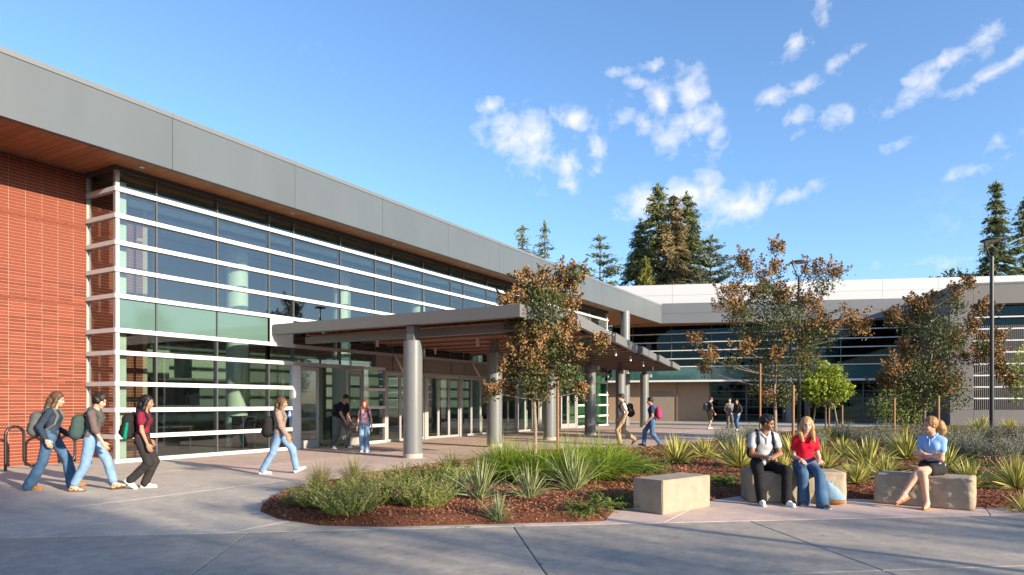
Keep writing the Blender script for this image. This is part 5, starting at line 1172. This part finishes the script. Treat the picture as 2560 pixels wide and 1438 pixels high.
    if bn == 'shorts':
        fr = bottom[3] if len(bottom) > 3 else 0.8
        for s_ in 'lr': e = HJ[s_] + (KN[s_] - HJ[s_]) * fr; F.cap(HJ[s_], e, 0.085 * k + g_, 0.072 * k + g_ + flare, 0.02)
        link('shorts', F.mesh('shorts', bm_, hc), T, False)
    else:
        for s_ in 'lr':
            m_ = KN[s_] + (AN[s_] - KN[s_]) * 0.45; e = AN[s_] + nrm(AN[s_] - KN[s_]) * (bottom[3] if len(bottom) > 3 else 0.0); F.cap(HJ[s_], KN[s_], 0.086 * k + g_, 0.058 * k + g_ + 0.006); F.cap(KN[s_], m_, 0.058 * k + g_ + 0.006, 0.050 * k + g_ + flare * 0.5, 0.02); F.cap(m_, e, 0.050 * k + g_ + flare * 0.5, 0.040 * k + g_ + flare, 0.012)
        link('trousers', F.mesh('trousers', bm_, hc), T, False)
    # shirt
    tn, tm_ = top[0], M['cloth_' + top[1]]; F = Field(0.028 * k); F.wr = (0.0042, 34, (1, 1, 0.7)); g_ = top[2] if len(top) > 2 else 0.014; torso(F, g_)
    for s_ in 'lr':
        if tn == 'long': F.cap(SH[s_], EL[s_], 0.052 * k * at + g_, 0.042 * k * at + g_); F.cap(EL[s_], WR[s_] - (WR[s_] - EL[s_]) * (0.04 if top[1] != 'taupe' else 0.75), 0.042 * k * at + g_, 0.032 * k * at + g_)
        else: F.cap(SH[s_], SH[s_] + (EL[s_] - SH[s_]) * 0.50, 0.049 * k * at + g_ * .8, 0.044 * k * at + g_ + 0.006, 0.018)
    F.plane(tp(0, 0, top[3] if len(top) > 3 else -0.035), -u); F.ell(tp(0.055, 0, 0.535), np.array([0.075, 0.068, 0.065 if tn == 'long' else 0.085]) * k, TM, 0.006, True); shirt = link('shirt', F.mesh('shirt', tm_, hc), T, False)
    if tn == 'polo':
        for q in (-1, 1): link('collar', Field(0.008).chain([tp(-0.055, q * 0.02, 0.525), tp(-0.035, q * 0.062, 0.515), tp(0.02, q * 0.068, 0.495), tp(0.075, q * 0.045, 0.462), tp(0.098, q * 0.02, 0.43)], [0.016 * k] * 5).mesh('collar', tm_, 0.006), shirt, False)
        link('placket', Field(0.004).chain([tp(0.108, 0, 0.44), tp(0.124, 0, 0.39), tp(0.130, 0, 0.34)], [0.011 * k] * 3).mesh('placket', tm_, 0.006), shirt, False)
    if tn == 'long' and top[1] == 'hoodie': link('hood', Field(0.03).chain([tp(0.02, 0.075, 0.50), tp(-0.06, 0.06, 0.49), tp(-0.10, 0, 0.46), tp(-0.06, -0.06, 0.49), tp(0.02, -0.075, 0.50)], [0.028 * k, 0.04 * k, 0.05 * k, 0.04 * k, 0.028 * k]).mesh('hood', tm_, hc), shirt, False)
    # shoes
    for s_ in 'lr':
        FM, f_ = FT[s_]; sn, sm = shoes[0], M['cloth_' + shoes[1]]
        if sn in ('sneaker', 'clog'):
            F = Field(0.02 * k); F.cap(f_(-0.045, 0, -0.04), f_(0.05, 0, -0.045), 0.040 * k, 0.040 * k); F.cap(f_(0.05, 0, -0.045), f_(0.165, 0, -0.055), 0.041 * k, 0.030 * k)
            if sn == 'sneaker': F.cap(f_(-0.01, 0, -0.005), f_(0.06, 0, -0.03), 0.042 * k, 0.032 * k)
            F.plane(f_(0, 0, -0.068), -FM[:, 2]); sh_ = link('shoe', F.mesh('shoe', sm, hc if far else 0.0075), T, False)
            S_ = Field(0.02 * k); S_.cap(f_(-0.047, 0, -0.06), f_(0.05, 0, -0.06), 0.044 * k, 0.045 * k); S_.cap(f_(0.05, 0, -0.06), f_(0.17, 0, -0.06), 0.045 * k, 0.035 * k); S_.plane(f_(0, 0, -0.066), FM[:, 2]); S_.plane(f_(0, 0, -0.085), -FM[:, 2]); link('sole', S_.mesh('sole', M['cloth_' + (shoes[2] if len(shoes) > 2 else 'sole')], hc if far else 0.007), sh_, False)
            if len(shoes) > 3 and not far:
                for q in (-1, 1):
                    for j in range(3): link('stripe', Field(0.002).cap(f_(0.035 + j * 0.028, q * 0.034, -0.022 - j * 0.004), f_(0.02 + j * 0.028, q * 0.0425, -0.058), 0.006 * k).mesh('stripe', M['cloth_black'], 0.004), sh_, False)
        else:
            S_ = Field(0.02 * k); S_.cap(f_(-0.045, 0, -0.07), f_(0.06, 0, -0.075), 0.042 * k, 0.043 * k); S_.cap(f_(0.06, 0, -0.075), f_(0.17, 0, -0.08), 0.043 * k, 0.036 * k); S_.plane(f_(0, 0, -0.068), FM[:, 2]); S_.plane(f_(0, 0, -0.086), -FM[:, 2]); sh_ = link('sandal', S_.mesh('sandal', sm, 0.0075), T, False)
            st_ = [[f_(0.115, 0.0, -0.035), f_(0.07, 0.04, -0.06)], [f_(0.115, 0.0, -0.035), f_(0.07, -0.04, -0.06)]] if sn == 'flipflop' else [[f_(0.10, 0.042, -0.06), f_(0.105, 0, -0.022), f_(0.10, -0.042, -0.06)], [f_(-0.01, 0.042, -0.03), f_(0.05, 0.0, 0.005), f_(-0.01, -0.042, -0.03)], [f_(0.03, 0.042, -0.06), f_(0.055, 0, -0.005), f_(0.03, -0.042, -0.06)]]
            for q in st_: link('strap', Field(0.006).chain(q, [0.0085] * len(q)).mesh('strap', sm, 0.005), sh_, False)
    # hair
    hn, hm = hair[0], M['hair_' + hair[1]]; F = Field(0.02 * k); F.wr = ({'curly': 0.012, 'short': 0.009}.get(hn, 0.006), {'curly': 75, 'short': 130}.get(hn, 110), (1, 1, {'curly': 1.0, 'short': 0.7}.get(hn, 0.2))); th = {'short': 0.009, 'curly': 0.026}.get(hn, 0.013)
    F.ell(hp(-0.022, 0, 0.032), np.array([0.092, 0.078, 0.092]) * k + th, HM)
    if hn == 'short': F.ell(hp(0.03, 0, 0.095), np.array([0.06, 0.06, 0.028]) * k, HM)
    if hn == 'curly': F.ell(hp(0.01, 0, 0.085), np.array([0.085, 0.082, 0.05]) * k, HM); F.ell(hp(-0.07, 0, 0.0), np.array([0.055, 0.075, 0.07]) * k, HM)
    F.ell(hp(0.095, 0, -0.045), np.array([0.09, 0.082, 0.105]) * k, HM, 0.012, True); F.ell(hp(0.02, 0, -0.125), np.array([0.10, 0.12, 0.075]) * k, HM, 0.012, True)
    link('hair', F.mesh('hair', hm, h), T, False)
    if hn == 'long':
        ln = hair[2] if len(hair) > 2 else 0.30; F = Field(0.03 * k); F.wr = (0.005, 95, (1, 1, 0.12)); fr = hair[3] if len(hair) > 3 else False
        F.chain([hp(-0.07, 0, 0.06), hp(-0.095, 0, -0.06), HC + HM @ np.array([-0.10, 0, -0.16]) * k - u * 0.02, HC + TM @ np.array([-0.125, 0, 0]) * k - u * (ln + 0.02) * k], [0.06 * k, 0.062 * k, 0.06 * k, 0.045 * k])
        for q in (-1, 1):
            x_ = 0.05 if fr else -0.04; F.chain([hp(0.005, q * 0.07, 0.055), hp(0.0, q * 0.088, -0.03), HC + HM @ np.array([x_ * 0.4, q * 0.095, -0.13]) * k, HC + TM @ np.array([x_ + (0.075 if fr else -0.05), q * (0.085 if fr else 0.07), 0]) * k - u * (ln * (1.0 if fr else 0.9)) * k], [0.026 * k, 0.030 * k, 0.036 * k, 0.024 * k])
        link('long_hair', F.mesh('long_hair', hm, h), T, False)
    if hn == 'ponytail':
        F = Field(0.03 * k); F.wr = (0.010, 60, (1, 1, 1)); F.chain([hp(-0.10, 0, 0.05), hp(-0.155, 0, 0.0), hp(-0.175, 0, -0.09), hp(-0.15, 0, -0.19)], [0.035 * k, 0.062 * k, 0.07 * k, 0.045 * k]); link('ponytail', F.mesh('ponytail', M['hair_' + hair[2]], h), T, False)
    # bag on the back
    if pack:
        pl, pc, pc2, scale = pack[0], M['cloth_' + pack[1]], M['cloth_' + pack[2]], (pack[3] if len(pack) > 3 else 1.0); drop = pack[4] if len(pack) > 4 else 0.0; K_ = empty('backpack', T.location, pl, 'backpack'); K_.rotation_euler.z = T.rotation_euler.z; bx = lambda a, b, c: tp(-0.125 - 0.095 * scale + a * scale, b * scale, 0.24 - drop + c * scale)
        F = Field(0.05 * k); F.wr = (0.003, 26, (1, 1, 1)); F.cap(bx(0, 0.05, 0.10), bx(0, -0.05, 0.10), 0.095 * k * scale); F.cap(bx(-0.005, 0.075, -0.12), bx(-0.005, -0.075, -0.12), 0.098 * k * scale); F.cap(bx(0, 0.06, -0.02), bx(0, -0.06, -0.02), 0.10 * k * scale); link('main_compartment', F.mesh('main_compartment', pc, hc), K_, False)
        link('front_pocket', Field(0.03).cap(bx(-0.075, 0.055, -0.11), bx(-0.075, -0.055, -0.11), 0.058 * k * scale).cap(bx(-0.07, 0.05, -0.03), bx(-0.07, -0.05, -0.03), 0.05 * k * scale).mesh('front_pocket', pc2, hc), K_, False)
        for q in (-1, 1):
            pts_ = [tp(-0.115, q * 0.075, 0.40), tp(-0.055, q * 0.10, 0.505), tp(0.045, q * 0.108, 0.475), tp(0.115, q * 0.115, 0.36), tp(0.085, q * 0.150, 0.22), tp(-0.03, q * 0.165, 0.12), tp(-0.13, q * 0.10, 0.10 - drop)]; F = Field(0.01).chain(pts_, [0.021 * k, 0.024 * k, 0.024 * k, 0.022 * k, 0.016 * k, 0.013 * k, 0.012 * k]); link('shoulder_strap', F.mesh('shoulder_strap', pc2, 0.0085), K_, False)
        link('carry_loop', Field(0.004).chain([bx(0.05, 0.03, 0.19), bx(0.05, 0.02, 0.225), bx(0.05, -0.02, 0.225), bx(0.05, -0.03, 0.19)], [0.008] * 4).mesh('carry_loop', pc2, 0.006), K_, False)
        if len(pack) > 5:
            b_ = empty('water_bottle', T.location, pack[5], 'bottle'); b_.rotation_euler.z = T.rotation_euler.z
            link('bottle_body', Field(0.008).cap(bx(0.0, -0.155, -0.19), bx(0.01, -0.145, -0.03), 0.036 * k).mesh('bottle_body', M['cloth_bottle'], 0.008), b_, False); link('bottle_cap', Field(0.004).cap(bx(0.012, -0.143, -0.005), bx(0.014, -0.142, 0.03), 0.03 * k).mesh('bottle_cap', M['cloth_bottle'], 0.008), b_, False)
    return T

walk = lambda a, b, lift=0.0: {'l': (a, 0.075, 0.085, 18 if a > 0 else -28), 'r': (b, -0.075, 0.085 + lift, 18 if b > 0 else -30)}
# walkers on the left
person('person with long brown hair, navy sweater and flared jeans, leftmost of the walkers', (6.15, 12.75), -46, 1.70, 'f', 'fair', 0.905, 0.07, head=(6, 10), legs={'l': (0.30, 0.07, 0.10, 10), 'r': (-0.30, -0.06, 0.09, -5)}, arms={'l': (0.20, 0.22, 0.92), 'r': (0.02, -0.26, 0.86)},
       top=('long', 'navy', 0.016), bottom=('trousers', 'darkjeans', 0.045, 0.03), shoes=('clog', 'tanleather', 'orange'), hair=('long', 'brown', 0.20, False), pack=('grey backpack on the leftmost walker', 'packgrey', 'packgrey', 1.05, 0.03))
person('person with curly brown hair, taupe shirt and pale jeans, second walker from the left', (6.40, 11.95), -47, 1.68, 'f', 'fair', 0.90, 0.10, head=(-8, 14), legs={'l': (0.33, 0.06, 0.095, 12), 'r': (-0.27, -0.07, 0.085, 0)}, arms={'l': (-0.14, 0.26, 0.86), 'r': (0.24, -0.24, 0.84)},
       top=('long', 'taupe', 0.018), bottom=('trousers', 'jeans', 0.016, -0.07), shoes=('sandal', 'brownleather'), hair=('curly', 'dark'), pack=('dark green backpack on the curly haired walker', 'packgreen', 'packgreen', 1.05, 0.06))
person('person with black hair, maroon tee and charcoal trousers, third walker from the left', (7.0, 11.5), -50, 1.66, 'f', 'tan', 0.885, 0.06, head=(0, 4), legs={'l': (0.02, 0.07, 0.085, 0), 'r': (-0.17, -0.06, 0.16, -38)}, arms={'l': (0.05, 0.22, 0.85), 'r': (0.16, -0.23, 0.80)},
       top=('tee', 'maroon', 0.013, -0.03), bottom=('trousers', 'charcoal', 0.02, 0.0), shoes=('sneaker', 'offwhite', 'white'), hair=('long', 'black', 0.10, False), pack=('black backpack on the walker in maroon', 'packblack', 'packblack', 1.1, 0.02, 'green water bottle in the side of the black backpack'))
person('person with long brown hair, beige hoodie and pale jeans, walking past the glass', (9.85, 11.35), -52, 1.64, 'f', 'tan', 0.885, 0.03, head=(0, 3), legs={'l': (0.34, 0.07, 0.11, 24), 'r': (-0.34, -0.07, 0.085, 0)}, arms={'l': (0.10, 0.24, 0.86), 'r': (0.20, -0.26, 0.82)}, wide=1.08,
       top=('long', 'hoodie', 0.022, -0.05), bottom=('trousers', 'jeans', 0.014, 0.0), shoes=('sneaker', 'white', 'white', 'stripes'), hair=('long', 'brown', 0.13, False), pack=('black and grey backpack on the walker in the beige hoodie', 'packblack', 'packgrey', 1.1, 0.10))
# by the door
person('person in dark tee and grey jeans stepping out of the open door', (16.15, 15.75), -92, 1.80, 'm', 'tan', 0.90, 0.20, head=(-12, 25), legs={'l': (0.16, 0.09, 0.09, 5), 'r': (-0.26, -0.10, 0.10, -16)}, arms={'l': (0.12, 0.28, 0.82), 'r': (0.34, -0.16, 0.84)},
       top=('tee', 'ink', 0.02, -0.06), bottom=('trousers', 'greyjeans', 0.03, 0.01), shoes=('sneaker', 'white', 'white'), hair=('short', 'black'), pack=('black backpack on the person stepping out of the door', 'packblack', 'packblack', 1.0))
person('girl with long auburn hair, pink tee and blue trousers standing before the doors', (15.47, 14.13), -146, 1.56, 'f', 'pink', 0.92, 0.0, head=(0, 6), legs={'l': (0.03, 0.075, 0.085), 'r': (0.0, -0.075, 0.085)}, arms={'l': (0.04, 0.24, 0.80), 'r': (0.04, -0.24, 0.80)},
       top=('tee', 'pinktop', 0.014, 0.0), bottom=('trousers', 'jeans', 0.035, 0.02), shoes=('sneaker', 'white', 'white'), hair=('long', 'auburn', 0.22, True), pack=('dark backpack on the girl in pink', 'packblack', 'packblack', 0.85))
# crossing the court
person('man in white tee and khaki trousers walking left past the canopy columns', (22.3, 8.55), 116, 1.82, 'm', 'fair', 0.895, 0.05, head=(4, 4), legs={'l': (0.10, 0.08, 0.085, 0), 'r': (-0.36, -0.08, 0.20, -45)}, arms={'l': (0.0, 0.27, 0.83), 'r': (0.14, -0.26, 0.84)},
       top=('tee', 'cream', 0.018, -0.05), bottom=('trousers', 'khaki', 0.022, 0.0), shoes=('sneaker', 'redshoe', 'black'), hair=('short', 'dark'), pack=('black backpack on the man in the white tee', 'packblack', 'packblack', 1.1), far=True)
person('person with black hair, navy tee and blue jeans walking left behind the man in white', (22.25, 7.5), 108, 1.70, 'm', 'tan', 0.88, 0.06, head=(10, 2), legs={'l': (-0.26, 0.08, 0.10, -12), 'r': (0.28, -0.08, 0.09, 8)}, arms={'l': (0.16, 0.26, 0.84), 'r': (0.0, -0.27, 0.84)},
       top=('tee', 'navy', 0.018, -0.03), bottom=('trousers', 'midjeans', 0.016, 0.0), shoes=('sneaker', 'charcoal', 'black'), hair=('short', 'black'), pack=('red and blue backpack on the walker in navy', 'packred', 'packblue', 1.0), far=True)
person('person in navy tee and olive shorts looking down, far across the court', (38.3, 9.65), -52, 1.78, 'm', 'fair', 0.92, 0.06, head=(0, 24), legs={'l': (0.06, 0.09, 0.085), 'r': (-0.06, -0.09, 0.085)}, arms={'l': (0.18, 0.22, 0.86), 'r': (0.20, -0.24, 0.84)},
       top=('tee', 'navy', 0.018, -0.04), bottom=('shorts', 'olive', 0.02, 0.85), shoes=('sneaker', 'offwhite', 'white'), hair=('short', 'brown'), pack=('grey backpack on the person in shorts', 'packgrey', 'packgrey', 0.95), far=True)
person('person in grey checked shirt, left one of the far pair', (37.9, 8.45), -150, 1.72, 'm', 'fair', 0.915, 0.0, head=(-20, 4), legs={'l': (0.03, 0.11, 0.085), 'r': (0.0, -0.11, 0.085)}, arms={'l': (0.10, 0.25, 0.84), 'r': (0.16, -0.20, 0.94)},
       top=('tee', 'plaid', 0.024, -0.10), bottom=('trousers', 'greyjeans', 0.025), shoes=('sneaker', 'offwhite', 'white'), hair=('short', 'brown'), far=True)
person('person with dark hair, black jacket and blue jeans, right one of the far pair', (37.5, 7.95), -205, 1.68, 'f', 'fair', 0.90, 0.05, head=(25, 8), legs={'l': (0.05, 0.08, 0.085), 'r': (-0.12, -0.08, 0.085)}, arms={'l': (0.12, 0.22, 0.88), 'r': (0.16, -0.22, 0.92)},
       top=('long', 'charcoal', 0.02, 0.03), bottom=('trousers', 'midjeans', 0.03), shoes=('sneaker', 'offwhite', 'white'), hair=('long', 'dark', 0.14, False), pack=('black backpack on the right one of the far pair', 'packblack', 'packblack', 0.95), far=True)
# seated on the stone blocks
ZS = 0.465
person('young man in pale grey polo and black trousers seated on the stone block', (10.83, 1.93), -150, 1.67, 'm', 'brown', 0.58, 0.16, head=(52, 10), legs={'l': (0.47, 0.19, 0.085, 0, 12), 'r': (0.42, -0.16, 0.085, 0, -10)}, knee={'l': (0.4, 0.25, 1), 'r': (0.4, -0.25, 1)},
       arms={'l': (0.37, 0.03, 0.70, (-0.5, 1, -0.7), (0.35, -0.75, 0.1), (0, -0.2, -1), 0.9), 'r': (0.35, -0.05, 0.70, (-0.5, -1, -0.7), (0.45, 0.75, 0.0), (0, 0.2, -1), 0.9)},
       top=('polo', 'palegrey', 0.018, -0.05), bottom=('trousers', 'black', 0.022, 0.01), shoes=('sneaker', 'white', 'white'), hair=('short', 'black'), pack=('black backpack on the seated young man', 'packblack', 'charcoal', 1.0))
person('girl with long blonde hair in red tee and flared jeans seated on the stone block', (11.06, 1.36), -160, 1.59, 'f', 'pink', 0.59, 0.06, head=(-2, 0, -4), legs={'l': (0.60, 0.11, 0.085, 0, 20), 'r': (0.34, -0.10, 0.085, 0, -15)}, knee={'l': (0.5, 0.12, 1), 'r': (0.5, -0.1, 1)},
       arms={'l': (0.30, 0.14, 0.70, (-0.9, 0.3, -0.5), (1, -0.1, -0.35), (0.3, 0, -1), 0.25), 'r': (0.27, -0.12, 0.70, (-0.9, -0.3, -0.5), (1, 0.25, -0.35), (0.3, 0, -1), 0.25)},
       top=('tee', 'red', 0.013, -0.04), bottom=('trousers', 'darkjeans', 0.04, 0.03), shoes=('sneaker', 'packgrey', 'sole'), hair=('long', 'blonde', 0.24, True))
person('girl with curly ponytail in sky blue polo and dark shorts sitting with crossed legs', (11.60, -0.28), -198, 1.63, 'f', 'fair', 0.57, 0.05, head=(-36, 2), legs={'r': (0.44, 0.06, 0.085, 0, 4), 'l': (0.60, -0.20, 0.20, -22, -30)}, knee={'r': (0.7, 0.02, 1), 'l': (0.7, 0.0, 1.4)},
       arms={'l': (0.20, -0.05, 0.79, (-0.6, 1, -0.9), (0.15, -1, 0.05), (-1, 0, 0), 0.4), 'r': (0.22, 0.06, 0.76, (-0.6, -1, -0.9), (0.2, 1, 0.05), (-1, 0, 0), 0.4)},
       top=('polo', 'sky', 0.013, -0.02), bottom=('shorts', 'charcoal', 0.012, 0.42), shoes=('flipflop', 'orange'), hair=('ponytail', 'sandy', 'sandy'))
# denim bag on the ground beside the girl in red
bg_ = empty('denim_bag', (10.98, 0.98, 0), 'pale blue denim bag with brown base beside the girl in red', 'bag'); F = Field(0.06); F.wr = (0.006, 24, (1, 1, 1)); F.ell((0, 0, 0.10), (0.11, 0.18, 0.10)); F.ell((0.01, 0.03, 0.18), (0.07, 0.12, 0.10)); F.ell((0.0, 0.06, 0.26), (0.04, 0.06, 0.08)); F.plane((0, 0, 0.075), (0, 0, -1)); link('bag_body', F.mesh('bag_body', MATS['cloth_palejeans'], 0.009), bg_, False)
F = Field(0.05); F.ell((0, 0, 0.07), (0.105, 0.18, 0.075)); F.plane((0, 0, 0.073), (0, 0, 1)); F.plane((0, 0, 0.0), (0, 0, -1)); link('bag_base', F.mesh('bag_base', MATS['cloth_tanleather'], 0.009), bg_, False)
link('bag_handle', Field(0.01).chain([(0.02, 0.0, 0.27), (0.05, 0.01, 0.32), (0.05, 0.08, 0.33), (0.02, 0.11, 0.28)], [0.012] * 4).mesh('bag_handle', MATS['cloth_palejeans'], 0.007), bg_, False)
